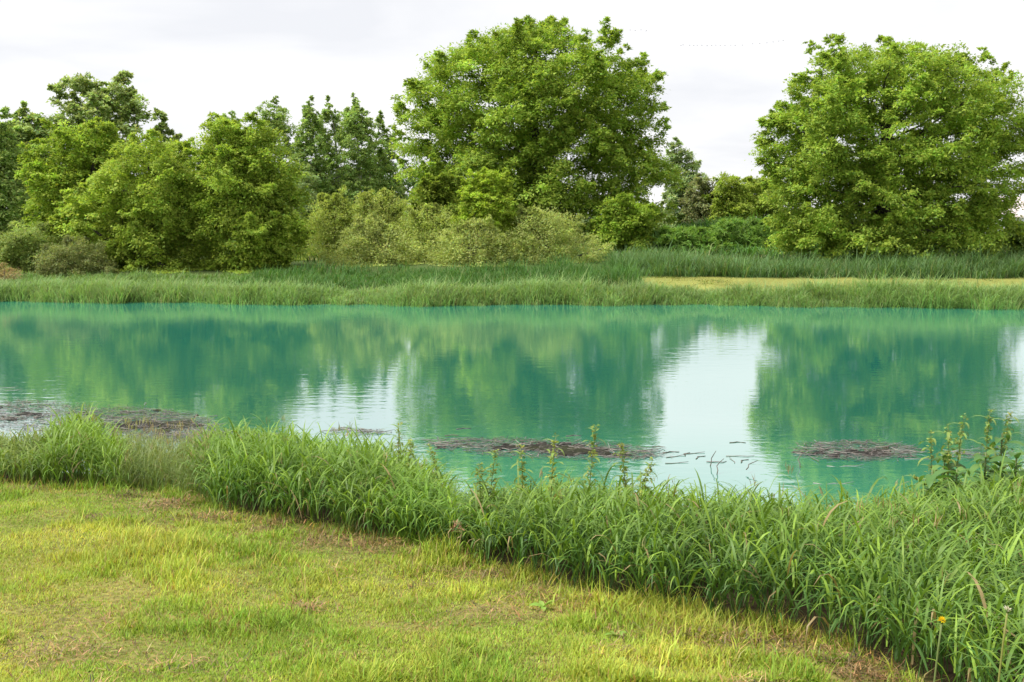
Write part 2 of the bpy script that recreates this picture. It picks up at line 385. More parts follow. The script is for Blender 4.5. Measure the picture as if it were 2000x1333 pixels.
    lobetint = 1 + rng.normal(0, lobevar, nl)
    spt = lobetint[li] * (1 + rng.normal(0, 0.10, m_))
    pi = np.repeat(np.arange(m_), rng.poisson(per_spray * 2.0, m_)); n = len(pi)
    kp = rng.random(n) < np.clip((lr[li][pi] / lobe_r) * 1.6, 0.25, 1); pi = pi[kp]; n = len(pi)
    sig = lr[li][pi][:, None] * spray_s
    off = rng.normal(0, 1, (n, 3)) * np.array([1, 1, 0.5]); off[:, 2] -= 0.35 * (off[:, 0] ** 2 + off[:, 1] ** 2) * 0.5
    P = spc[pi] + off * sig
    P[:, 2] = np.maximum(P[:, 2], ground(P[:, 0], P[:, 1]) + 0.05)
    cen = np.array([0.5 * (xl.mean() + xr.mean()), D, 0.5 * (zs[0] + zs[-1])])
    outd = nrm(sd[pi] * 0.7 + nrm(P - cen) * 0.5 + nrm(off) * 0.35)
    cl = vary(col, n, 0.14, 0.10, rng) * spt[pi][:, None]
    if tipcol is not None:                                     # young leaves at the outside of the sprays
        y_ = np.clip((rng.random(n) < 0.24) * 1.0, 0, 1)[:, None] * rng.uniform(0.4, 1, (n, 1)); cl = cl * (1 - y_) + np.asarray(tipcol) * y_
    V, T, CC = leaves_at(P, outd, leaf * 0.74, asp * 1.3, cl, rng, up=up, droop=droop, tri=True)
    root = empty(name, base); tag(root, label, cat, group)
    crown = tag(link('crown', mesh_tris(name + '_crown', V - base, T, CC), M_LEAF, root), kind='stuff')
    # trunk with limbs
    parts = []
    top = np.array([0.5 * (xl[-1] + xr[-1]), D, zs[-1] - lobe_r * 1.2])
    lead = []
    for kq in range(multi):
        b = base + (np.array([rng.normal(0, 0.25), rng.normal(0, 0.25), 0]) if multi > 1 else 0)
        t_ = top if kq == 0 else lob[rng.integers(nl)]
        u = np.linspace(0, 1, 9)[:, None]
        bend = np.array([rng.normal(0, 0.05), rng.normal(0, 0.05), 0]) * (zs[-1] - gz)
        c = b * (1 - u) + t_ * u + bend * np.sin(np.pi * u) + rng.normal(0, 0.02, (9, 3)) * (zs[-1] - gz) * 0.3 * u
        c[0] = b; lead.append(c)
        rad = trunk_r * (1 - 0.88 * u[:, 0]) * (1.35 if multi == 1 else 0.8); rad[0] *= 1.25
        parts.append((*tube(c, rad, 8 if multi == 1 else 5), (0.1, 0.1, 0.1)))
    for i in range(nl):
        if rng.random() > 0.2 or lr[i] < 0.5 * lobe_r or i >= n_lobe: continue
        c = lead[rng.integers(len(lead))]; hfrac = np.clip((lob[i, 2] - gz) / max(0.5, zs[-1] - gz), 0, 1)
        f = np.clip(hfrac * rng.uniform(0.35, 0.75) + low_trunk * 0.3, 0.05, 0.9) * 8; i0 = int(f); st = c[i0] * (1 - (f - i0)) + c[min(8, i0 + 1)] * (f - i0)
        u = np.linspace(0, 1, 6)[:, None]; en = lob[i]
        ctrl = st * 0.45 + en * 0.55 + np.array([0, 0, 0.12 * np.linalg.norm(en - st)])
        cv = st * (1 - u) ** 2 + 2 * ctrl * u * (1 - u) + en * u ** 2 + rng.normal(0, 0.02, (6, 3)) * np.linalg.norm(en - st) * np.sin(np.pi * u)
        r0 = trunk_r * rng.uniform(0.08, 0.19)
        parts.append((*tube(cv, r0 * (1 - 0.8 * u[:, 0]), 4), (0.1, 0.1, 0.1)))
    v, t, _ = join(parts)
    link('trunk', mesh_tris(name + '_trunk', v - base, t, None, True), bark or M_BARK, root)
    return root

BOX = (0.305, 0.435, 0.068); BOXTIP = (0.42, 0.51, 0.075)
make_tree('broad_tree', 'tallest rounded bright green tree standing behind the middle of the shrubs', 'tree',
  [(50, 1000, 1095), (84, 935, 1140), (112, 850, 1215), (140, 815, 1255), (168, 795, 1292), (215, 768, 1292), (270, 775, 1288), (350, 785, 1318), (430, 800, 1312), (485, 850, 1285)],
  62, 390, 0.84, 8, 38, 0.21, BOX, 21, extra=[(940, 72, .55), (880, 112, .6), (822, 125, .6), (985, 55, .5), (1040, 50, .5), (1100, 56, .55), (1255, 145, .6), (1285, 170, .6), (780, 212, .6), (1050, 70, .7)],
  trunk_r=0.42, tipcol=BOXTIP)
make_tree('broad_tree', 'wide bright green tree standing alone on the right behind the mown strip', 'tree',
  [(88, 1700, 1785), (110, 1605, 1880), (135, 1560, 1930), (185, 1515, 1992), (230, 1492, 2018), (320, 1474, 2030), (372, 1488, 1995), (400, 1495, 1972), (440, 1512, 1965), (480, 1508, 1975), (508, 1560, 1950)],
  46, 370, 0.64, 8, 36, 0.162, BOX, 22, extra=[(1640, 100, .4), (1750, 88, .4), (1575, 135, .4), (1510, 195, .45), (1480, 320, .5), (1490, 232, .4), (1545, 330, .6), (1940, 160, .4), (1980, 195, .45)],
  trunk_r=0.40, tipcol=BOXTIP, shell=0.36)
make_tree('bushy_tree', 'low spreading yellow green tree left of the taller domed one', 'tree',
  [(265, 262, 318), (290, 222, 368), (340, 186, 400), (400, 140, 420), (440, 110, 430), (500, 165, 440), (542, 200, 435)],
  45, 165, 0.52, 8, 34, 0.145, (0.35, 0.465, 0.075), 23, trunk_r=0.2, tipcol=BOXTIP, multi=4, extra=[(110, 430, .5), (140, 405, .5), (95, 440, .4), (235, 290, .4), (290, 270, .4)])
make_tree('bushy_tree', 'dense domed yellow green tree leafy to the ground, left of the pale willows', 'tree',
  [(232, 440, 488), (258, 402, 535), (300, 382, 558), (350, 378, 575), (400, 372, 590), (450, 400, 608), (500, 420, 602), (546, 435, 560)],
  44.5, 165, 0.52, 8, 34, 0.145, (0.335, 0.455, 0.070), 24, trunk_r=0.22, tipcol=BOXTIP, multi=3, extra=[(455, 238, .35), (420, 262, .4), (400, 290, .4), (600, 470, .4)])
COT = (0.40, 0.50, 0.19)
make_tree('cottonwood_tree', 'tall loose crowned grey green tree rising above the left bank', 'tree',
  [(152, 168, 212), (175, 112, 262), (205, 102, 284), (250, 108, 284), (310, 140, 288), (400, 120, 290), (480, 110, 280)],
  72, 92, 0.72, 7, 26, 0.24, COT, 25, bark=M_PALEBARK, trunk_r=0.26, asp=0.75, shell=0.45, extra=[(115, 172, .5), (140, 180, .5), (190, 160, .5), (205, 158, .4), (255, 180, .5), (265, 200, .5), (280, 225, .5)])
make_tree('cottonwood_tree', 'small thin topped grey green tree beside the tall loose crowned one', 'tree',
  [(222, 308, 324), (250, 294, 338), (282, 288, 356), (350, 282, 378), (450, 282, 378)],
  74, 34, 0.75, 7, 32, 0.26, COT, 26, bark=M_PALEBARK, trunk_r=0.18, asp=0.75, extra=[(318, 228, .4), (305, 245, .4), (345, 265, .45)])
make_tree('cottonwood_tree', 'ragged grey green tree with spiky top near the left edge', 'tree',
  [(206, 36, 50), (232, 26, 88), (262, 12, 108), (350, 0, 120), (465, 0, 120)],
  70, 66, 0.62, 7, 26, 0.25, (0.37, 0.48, 0.17), 27, bark=M_PALEBARK, trunk_r=0.2, asp=0.75, extra=[(42, 212, .4), (48, 228, .45), (75, 232, .45), (15, 222, .4)])
make_tree('leaning_tree', 'dull mid green tree cut off by the left edge of the view', 'tree',
  [(222, -40, 12), (262, -80, 30), (330, -95, 42), (400, -95, 50), (450, -90, 52), (490, -80, 48)],
  66, 80, 0.80, 8, 34, 0.22, (0.34, 0.46, 0.14), 28, trunk_r=0.22, asp=0.6)
make_tree('bushy_tree', 'yellow green tree half hidden behind the low spreading one on the left', 'tree',
  [(238, 172, 200), (268, 84, 262), (330, 62, 255), (420, 60, 225), (475, 70, 205)],
  60, 84, 0.72, 8, 34, 0.21, (0.29, 0.41, 0.055), 29, trunk_r=0.22, tipcol=BOXTIP)
POP = (0.31, 0.43, 0.13)
for i, (prof, D, lab, ex) in enumerate([
  ([(191, 530, 543), (212, 512, 560), (250, 492, 580), (330, 490, 598), (480, 490, 600)], 86, 'dark green poplar with a bushy peaked top, leftmost of the dark row', [(536, 198, .5), (520, 215, .5), (552, 215, .5)]),
  ([(193, 602, 612), (225, 588, 625), (280, 572, 640), (380, 570, 645), (480, 570, 645)], 84, 'slender dark green poplar with a single pointed tip next to the peaked one', [(607, 200, .4), (600, 215, .5)]),
  ([(193, 637, 646), (225, 624, 664), (280, 615, 678), (380, 610, 685), (480, 610, 685)], 90, 'dark green poplar squeezed into the middle of the dark row', [(641, 200, .4), (660, 212, .5)]),
  ([(185, 686, 699), (212, 672, 716), (260, 660, 735), (360, 655, 740), (480, 655, 740)], 85, 'tallest dark green poplar near the right end of the dark row', [(692, 192, .4), (680, 212, .5), (705, 215, .5)]),
  ([(222, 739, 750), (250, 728, 760), (290, 718, 775), (380, 715, 790), (480, 715, 800)], 88, 'short dark green poplar beside the big rounded tree', [(744, 230, .4), (758, 268, .4)]),
  ([(217, 448, 462), (245, 420, 490), (290, 400, 500), (380, 400, 510), (480, 400, 510)], 92, 'dark green poplar peeking over the domed yellow green tree', [(454, 224, .4), (440, 235, .5)])]):
    make_tree('poplar_tree', lab, 'tree', prof, D, 105, 0.50, 7, 19, 0.21, POP, 40 + i, 'dark poplars behind the willows', bark=M_PALEBARK, trunk_r=0.17, asp=0.6, extra=ex, flat=1.25, depth=1.1, shell=0.5, lumps=False)
make_tree('grey_bush', 'grey green bush tucked behind the right shoulder of the domed tree', 'bush',
  [(322, 575, 600), (345, 560, 618), (390, 552, 632), (470, 550, 640)], 66, 40, 0.52, 7, 26, 0.18, (0.29, 0.38, 0.16), 50, multi=4, trunk_r=0.1)
WIL = (0.36, 0.44, 0.115); WT = (0.50, 0.55, 0.19)
for i, (prof, D, lab, c) in enumerate([
  ([(386, 628, 662), (408, 605, 690), (450, 590, 725), (522, 585, 725)], 49, 'pale willow bush with an upright fan of twigs beside the domed tree', (0.35, 0.43, 0.10)),
  ([(376, 728, 752), (400, 695, 790), (440, 665, 830), (525, 655, 845)], 50, 'tallest of the pale olive willow bushes, below the dark poplars', (0.35, 0.42, 0.105)),
  ([(404, 822, 850), (428, 790, 885), (470, 755, 925), (527, 745, 925)], 48.5, 'olive willow bush with bare dark stems between two paler ones', WIL),
  ([(436, 715, 745), (462, 675, 790), (500, 640, 835), (527, 630, 840)], 46.5, 'low silvery willow bush nearest the bank grass under the tallest willow', (0.40, 0.47, 0.155)),
  ([(436, 905, 935), (460, 868, 985), (500, 835, 1015), (528, 830, 1020)], 46, 'low silvery willow bush in front of the yellow green sapling', (0.40, 0.47, 0.155)),
  ([(412, 1022, 1050), (436, 990, 1112), (468, 960, 1162), (500, 945, 1192), (525, 950, 1190)], 47.5, 'wide silvery willow bush sloping down to the right', (0.39, 0.465, 0.15))]):
    rw = np.random.default_rng(600 + i); tops = []
    for _ in range(26):                                         # single shoots standing out of the top
        x_ = rw.uniform(prof[1][1], prof[1][2]); y_ = np.interp(abs(x_ - (prof[0][1] + prof[0][2]) / 2), [0, (prof[0][2] - prof[0][1]) / 2, (prof[1][2] - prof[1][1]) / 2 + 1], [prof[0][0], prof[0][0] + 3, prof[1][0] + 4])
        tops.append((x_, y_ + rw.uniform(-20, 16), rw.uniform(.08, .22)))
    make_tree('willow_bush', lab, 'bush', prof, D, 64, 0.40, 8, 24, 0.125, c, 60 + i, 'willow bushes along the far bank', multi=8, trunk_r=0.075, asp=0.36, tipcol=WT, lobevar=0.2, spray_s=0.46, flat=1.15, low_trunk=0.1, lumps=False, soft=0.0, extra=tops, up=0.9, droop=-0.1)
make_tree('sapling', 'slim yellow green sapling with a spike on its right, among the willows', 'tree',
  [(328, 986, 998), (352, 912, 1002), (372, 900, 1003), (400, 893, 1005), (445, 890, 1004), (495, 900, 990)], 47.3, 60, 0.30, 8, 30, 0.125, (0.37, 0.50, 0.06), 70, lumps=False, soft=0.3,
  trunk_r=0.1, tipcol=BOXTIP, extra=[(992, 334, .12), (990, 346, .16), (992, 360, .2), (912, 350, .18), (932, 346, .15), (950, 350, .18), (968, 354, .18)], multi=2)
make_tree('small_tree', 'yellow green young tree half hidden between the poplars and the sapling', 'tree',
  [(345, 830, 890), (365, 815, 905), (400, 812, 905), (450, 815, 900)], 54, 26, 0.55, 8, 44, 0.19, (0.215, 0.30, 0.04), 71, trunk_r=0.1, tipcol=BOXTIP, multi=2)
make_tree('small_tree', 'small rounded green tree at the foot of the tallest tree, beside the mound', 'tree',
  [(384, 1200, 1240), (408, 1178, 1268), (450, 1162, 1280), (478, 1175, 1270), (498, 1195, 1245)], 55, 60, 0.44, 8, 30, 0.16, (0.27, 0.40, 0.055), 72, trunk_r=0.13, tipcol=BOXTIP)
make_tree('willow_tree', 'hazy grey green tree behind the right flank of the tallest tree', 'tree',
  [(276, 1306, 1324), (302, 1296, 1344), (342, 1296, 1372), (400, 1296, 1396), (445, 1300, 1400)], 86, 70, 0.62, 8, 26, 0.23, (0.35, 0.45, 0.20), 73, trunk_r=0.2, soft=0.4, extra=[(1314, 284, .5), (1345, 305, .4)])
make_tree('twiggy_bush', 'brownish green bush with bare twigs behind the mound', 'bush',
  [(345, 1356, 1385), (365, 1342, 1402), (400, 1338, 1410), (445, 1338, 1412)], 80, 44, 0.58, 8, 26, 0.20, (0.27, 0.30, 0.14), 74, soft=0.4, multi=5, trunk_r=0.1)
make_tree('round_bush', 'yellow green rounded bush behind the mound, next to the brownish one', 'bush',
  [(345, 1402, 1442), (365, 1388, 1464), (400, 1386, 1470), (445, 1386, 1470)], 79, 56, 0.58, 8, 26, 0.20, (0.33, 0.43, 0.075), 75, soft=0.4, multi=4, trunk_r=0.12, tipcol=BOXTIP)
make_tree('round_bush', 'yellow green bush touching the left side of the wide tree', 'bush',
  [(350, 1455, 1525), (368, 1438, 1550), (410, 1436, 1560), (448, 1436, 1560)], 82, 62, 0.58, 8, 26, 0.20, (0.32, 0.42, 0.075), 76, soft=0.4, multi=4, trunk_r=0.12, tipcol=BOXTIP)
make_tree('round_bush', 'green bush under the right skirt of the wide tree', 'bush',
  [(438, 1960, 2010), (455, 1935, 2050), (480, 1925, 2070), (500, 1925, 2070)], 52, 26, 0.55, 8, 46, 0.18, (0.17, 0.25, 0.045), 77, multi=4, trunk_r=0.08)
make_tree('brush_bush', 'dull olive brush at the left edge above the bank grass', 'bush',
  [(452, 10, 80), (475, -20, 120), (510, -30, 130), (552, -30, 130)], 44, 38, 0.55, 9, 46, 0.14, (0.28, 0.36, 0.10), 78, multi=7, lumps=False, soft=0.0, trunk_r=0.06, asp=0.35, spray_s=0.34, flat=0.9)
make_tree('brush_bush', 'dull brownish green low brush in front of the low spreading tree', 'bush',
  [(476, 110, 175), (496, 85, 205), (522, 70, 225), (552, 70, 225)], 42.5, 40, 0.40, 8, 30, 0.115, (0.26, 0.30, 0.11), 79, multi=7, lumps=False, soft=0.0, trunk_r=0.06, asp=0.3, spray_s=0.36, flat=0.9)
make_tree('dead_bush', 'pale tan dead bush low at the left edge', 'bush',
  [(518, 0, 22), (530, -12, 40), (556, -15, 45)], 40.5, 12, 0.3, 7, 26, 0.10, (0.42, 0.32, 0.17), 80, multi=7, lumps=False, soft=0.0, trunk_r=0.035, asp=0.25, spray_s=0.4, flat=0.95)

for i, (prof, D, lab) in enumerate([
  ([(434, 1405, 1470), (450, 1380, 1512), (475, 1370, 1530), (496, 1370, 1535)], 57, 'low leafy green hummock on top of the grassy mound'),
  ([(448, 1300, 1345), (462, 1282, 1385), (482, 1275, 1400), (500, 1275, 1400)], 55, 'low leafy green hummock at the left foot of the mound'),
  ([(430, 1492, 1545), (445, 1475, 1560), (475, 1470, 1570), (498, 1470, 1570)], 58, 'low leafy green hummock half under the left skirt of the wide tree')]):
    make_tree('leafy_hummock', lab, 'bush', prof, D, 44, 0.42, 7, 24, 0.26, (0.19, 0.33, 0.065), 180 + i, 'leafy hummocks on the mound', multi=5, trunk_r=0.04, asp=0.28, droop=0.15, tipcol=(0.28, 0.43, 0.10), lumps=False, soft=0.6, depth=0.9)

# far-off wood that reads as one mass, closing the gaps between trunks
def wood(name, label, x0, x1, D, spread, h, n, leaf, col, seed):
    rng = np.random.default_rng(seed)
    nc = n // 60; cx = rng.uniform(x0, x1, nc); cy = D + rng.uniform(-spread, spread, nc)
    hh = h * (0.65 + 0.5 * vnoise(cx, cy, 0.22)); cz = ground(cx, cy) + rng.random(nc) ** 0.7 * hh
    ci = np.repeat(np.arange(nc), 60); off = rng.normal(0, 0.55, (len(ci), 3)) * np.array([1, 1, 0.6])
    P = np.stack([cx, cy, cz], -1)[ci] + off; P[:, 2] = np.maximum(P[:, 2], ground(P[:, 0], P[:, 1]) + 0.05)
    cl = vary(col, len(P), 0.15, 0.1, rng) * (1 + rng.normal(0, 0.12, nc))[ci][:, None]
    V, T, CC = leaves_at(P, nrm(off + np.array([0, -0.4, 0.6])), leaf, 0.55, cl, rng)
    tag(link(name, mesh_tris(name, V, T, CC), M_LEAF), label, 'undergrowth', kind='stuff')
wood('undergrowth', 'dark undergrowth closing the gaps behind the left trees', at(-250, 425, 98)[0], at(1010, 425, 98)[0], 98, 3.5, 5.5, 34000, 0.40, (0.11, 0.19, 0.06), 90)
wood('treeline', 'low far tree line behind the wide tree', at(1270, 425, 150)[0], at(2300, 425, 150)[0], 150, 4, 3.4, 20000, 0.5, (0.12, 0.18, 0.06), 91)

# ------------------------------------------------------------------ far bank grasses
def meadow(name, label, pts, hgt, wid, col, seed, el=(1.45, 0.35), nseg=2, tip=None, cat='grass', mat=None, tus=0.14, hx=None, straw=0.08):
    rng = np.random.default_rng(seed); n = len(pts)
    per = 14; c_ = pts[rng.integers(0, n, n // per)]; ci = rng.integers(0, len(c_), n)
    off = rng.normal(0, tus, (n, 2)); loose = rng.random(n) < 0.25
    pts = np.where(loose[:, None], pts, c_[ci] + off)
    x, y = pts[:, 0], pts[:, 1]
    th_ = (rng.uniform(0.65, 1.25, len(c_)) + 0.35 * (rng.random(len(c_)) < 0.08))[ci]; tc_ = rng.normal(1, 0.16, len(c_))[ci]; ty_ = rng.random(len(c_))[ci]
    hmod = (0.5 + 0.9 * vnoise(x, y, 0.45) + 0.5 * (vnoise(x, y, 1.5) - 0.5)) * th_
    if hx is not None: hmod = hmod * np.interp(x, hx[0], hx[1])
    b = np.stack([x, y, ground(x, y) - 0.03], -1)
    ln = hgt * hmod * rng.uniform(0.7, 1.15, n)
    cl = vary(col, n, 0.27, 0.12, rng) * (tc_ * (0.8 + 0.4 * vnoise(x, y, 0.6)))[:, None] * (1 + 0.35 * (ty_[:, None] - 0.5) * np.array([1.3, 0.5, 0.2]))
    if straw > 0: cl = np.where((rng.random(n) < straw * 2 * vnoise(x, y, 0.9))[:, None], np.array([0.36, 0.33, 0.17]) * rng.uniform(0.6, 1.2, (n, 1)), cl)
    azz = np.where(loose, rng.uniform(0, 2 * np.pi, n), np.arctan2(off[:, 1], off[:, 0]) + rng.normal(0, 0.5, n))
    out = blades(b, ln, wid * rng.uniform(0.7, 1.3, n), azz, el[0] + rng.normal(0, 0.12, n), el[1] + rng.normal(0, 0.45, n), nseg, cl,
                 prof=np.linspace(0.8, 0.9, nseg), tipcol=None if tip is None else vary(tip, n, 0.1, 0.08, rng))
    o = link(name, mesh_tris(name, *out, smooth=True), mat or M_FARGRASS)
    return tag(o, label, cat, kind='stuff')
def strip_pts(n, x0, x1, s0, s1, seed):
    rng = np.random.default_rng(seed); x = rng.uniform(x0, x1, n); s = rng.uniform(s0, s1, n)
    return np.stack([x, far_shore(x) + s], -1)
XL, XR = at(-130, 590, 37)[0], at(2130, 590, 36)[0]
meadow('tall_grass', 'pale green uncut grass fringe along the water on the far bank', strip_pts(52000, XL, XR, -0.25, 1.5, 1), 0.62, 0.0155, (0.16, 0.29, 0.088), 101, tip=(0.30, 0.43, 0.16), el=(1.35, -0.25), hx=([-18, 0, 4, 18], [1.0, 1.02, 1.05, 1.12]), straw=0.14)
meadow('tall_grass', 'dark green grass band under the willows on the far bank', strip_pts(16000, at(480, 540, 40)[0], MX0 - 0.2, 1.8, 7.5, 2), 0.72, 0.022, (0.068, 0.162, 0.036), 102, tip=(0.10, 0.21, 0.05), el=(1.4, 0.0), hx=([-10, -5, 0, 3, 5], [0.65, 0.72, 0.85, 1.05, 1.15]))
meadow('tall_grass', 'low grass and weeds in front of the left brush on the far bank', strip_pts(9000, XL, at(480, 540, 40)[0], 1.2, 5.5, 3), 0.30, 0.022, (0.125, 0.245, 0.055), 103, tip=(0.19, 0.3, 0.09), el=(1.35, 0.0))
meadow('tall_grass', 'dense dark green grass band behind the mown strip on the right', strip_pts(26000, MX0 - 0.5, XR + 3, 5.7, 11.0, 4), 0.84, 0.022, (0.085, 0.175, 0.058), 104, tip=(0.16, 0.27, 0.10), el=(1.35, -0.1))
def mown_pts(n, seed):
    p = strip_pts(n, MX0, XR + 2, 1.6, 6.0, seed); return p
meadow('mown_grass', 'yellowish mown grass strip between two tall grass bands on the far bank', mown_pts(16000, 5), 0.07, 0.03, (0.22, 0.265, 0.058), 105, el=(1.2, 0.3), nseg=2, mat=M_TURF)
rb = np.random.default_rng(6)
bp = np.stack([BERM[0] + rb.normal(0, 5.5, 19000), BERM[1] + rb.normal(-3.5, 3.2, 19000)], -1)
bp = bp[(bp[:, 1] > 47)]
meadow('mound_grass', 'lush dark grass covering the mound between the two largest trees', bp, 1.1, 0.05, (0.080, 0.185, 0.042), 106, el=(1.2, -0.7), tip=(0.14, 0.28, 0.06), tus=0.45)
rb = np.random.default_rng(7)
up = np.stack([rb.uniform(-26, 27, 9000), rb.uniform(46, 58, 9000)], -1)
meadow('rough_grass', 'rough grass on the ground under the far trees', up, 0.45, 0.05, (0.08, 0.15, 0.04), 107)

# ------------------------------------------------------------------ near lawn
def px_of(x, y, z):
    d = y * cp - (z - EYE) * sp; return 1000 + F * x / d, 666.5 - F * ((z - EYE) * cp + y * sp) / d
nl = 420000
r_ = np.random.default_rng(8)
ly = 4.7 + 8.6 * r_.random(nl) ** 1.15; lx = r_.uniform(-0.51, 0.51, nl) * ly
k = (ly < grass_edge(lx) + 0.25); lx, ly = lx[k], ly[k]; n = len(lx)
def bareness(x, y):
    e_ = grass_edge(x) - y
    v = vnoise(x + 31, y + 7, 1.3) * 0.28 + vnoise(x - 9, y, 3.4) * 0.42 + vnoise(x + 3, y + 50, 8.0) * 0.30
    return v + 0.15 * np.exp(-((e_ - 0.30) / 0.42) ** 2) * np.clip(vnoise(x + 70, y, 1.7) * 2.4 - 0.5, 0, 1)
tuft = np.clip((vnoise(lx, ly, 1.6) * 0.45 + vnoise(lx + 11, ly, 5.0) * 0.55 - 0.28) * 1.9, 0, 1.3)
bare = bareness(lx, ly); ed = grass_edge(lx) - ly
k = r_.random(n) > np.clip((bare - 0.58) * 4, 0, 0.30)
lx, ly, tuft, bare, ed = lx[k], ly[k], tuft[k], bare[k], ed[k]; n = len(lx)
st = np.clip((bare - 0.50) * 5, 0, 1)
c1 = vary((0.255, 0.385, 0.042), n, 0.26, 0.10, r_); c2 = vary((0.48, 0.51, 0.078), n, 0.18, 0.12, r_); c3 = vary((0.40, 0.30, 0.10), n, 0.28, 0.12, r_); c3 = np.where((r_.random(n) < 0.3)[:, None], c3 * np.array([0.68, 0.60, 0.52]), c3)
mix1 = np.clip(vnoise(lx, ly, 0.8) * 1.4 - 0.45 + 0.9 * (vnoise(lx, ly + 9, 3.0) - 0.5) + r_.normal(0, 0.22, n), 0, 1)[:, None]
cl = c1 * (1 - mix1) + c2 * mix1
dry = (r_.random(n) < 0.09 + 0.26 * st)[:, None]; cl = np.where(dry, c3, cl)
near_edge = np.exp(-(np.maximum(ed, 0) / 0.30) ** 2)
ln = (0.026 + 0.060 * tuft ** 1.5 * r_.uniform(0.5, 1.6, n)) * (1 - 0.45 * st) * (1 + 0.9 * near_edge)
tall = r_.random(n) < 0.025 * (tuft > 0.5) + 0.06 * near_edge; ln = np.where(tall, ln + r_.uniform(0.05, 0.13, n), ln)
lz = ground(lx, ly) + (vnoise(lx, ly, 1.4) - 0.5) * 0.05 + 0.006
big_ = (ln > 0.055) | tall; B_ = np.stack([lx, ly, lz - 0.008], -1)
az_ = r_.uniform(0, 2 * np.pi, n); wd_ = 0.0062 * r_.uniform(0.6, 1.4, n)
o1 = blades(B_[~big_], ln[~big_], wd_[~big_], az_[~big_], 1.0 + r_.normal(0, 0.35, (~big_).sum()), np.full((~big_).sum(), 0.5), 1, cl[~big_], prof=[1])
nb = big_.sum(); o2 = blades(B_[big_], ln[big_], wd_[big_], az_[big_], 1.2 + r_.normal(0, 0.25, nb), 0.4 + r_.normal(0, 0.5, nb), 2, cl[big_], prof=[1, 0.8])
tag(link('lawn_grass', mesh_tris('lawn_grass', *join([o1, o2])), M_TURF), 'short yellow green cut lawn on the near bank', 'grass', kind='stuff')
# clumps of dry cuttings left lying on the lawn, most of them along the uncut edge
NCL = 170; ky = 4.3 + 8.2 * r_.random(NCL) ** 1.1; kx = r_.uniform(-0.56, 0.56, NCL) * ky
near_ = r_.random(NCL) < 0.45; ky = np.where(near_, grass_edge(kx) - np.abs(r_.normal(0, 0.28, NCL)) - 0.03, ky)
k = (ky < grass_edge(kx) + 0.05) & ((bareness(kx, ky) > 0.45) | near_); kx, ky = kx[k], ky[k]; NCL = len(kx)
ks = r_.uniform(0.05, 0.16, NCL); km = r_.integers(40, 210, NCL); ki = np.repeat(np.arange(NCL), km); nc = len(ki); kb = r_.uniform(0.55, 1.35, NCL)
ox = r_.normal(0, 1, nc) * ks[ki] * 1.5; oy = r_.normal(0, 1, nc) * ks[ki]; cx = kx[ki] + ox; cy = ky[ki] + oy
rad_ = np.exp(-(ox ** 2 + oy ** 2) / (2 * ks[ki] ** 2))
cz = ground(cx, cy) + (vnoise(cx, cy, 1.4) - 0.5) * 0.05 + 0.008 + 0.05 * rad_ * r_.random(nc)
cc = vary((0.215, 0.135, 0.055), nc, 0.5, 0.14, r_) * kb[ki][:, None]
out = blades(np.stack([cx, cy, cz], -1), r_.uniform(0.03, 0.10, nc), 0.0045, r_.uniform(0, 2 * np.pi, nc), r_.normal(0.35, 0.4, nc), r_.normal(-0.25, 0.4, nc), 2, cc, prof=[1, 0.8])
tag(link('grass_cuttings', mesh_tris('grass_cuttings', *out), M_DRY), 'brown dried grass cuttings scattered over the lawn', 'grass cuttings', kind='stuff')

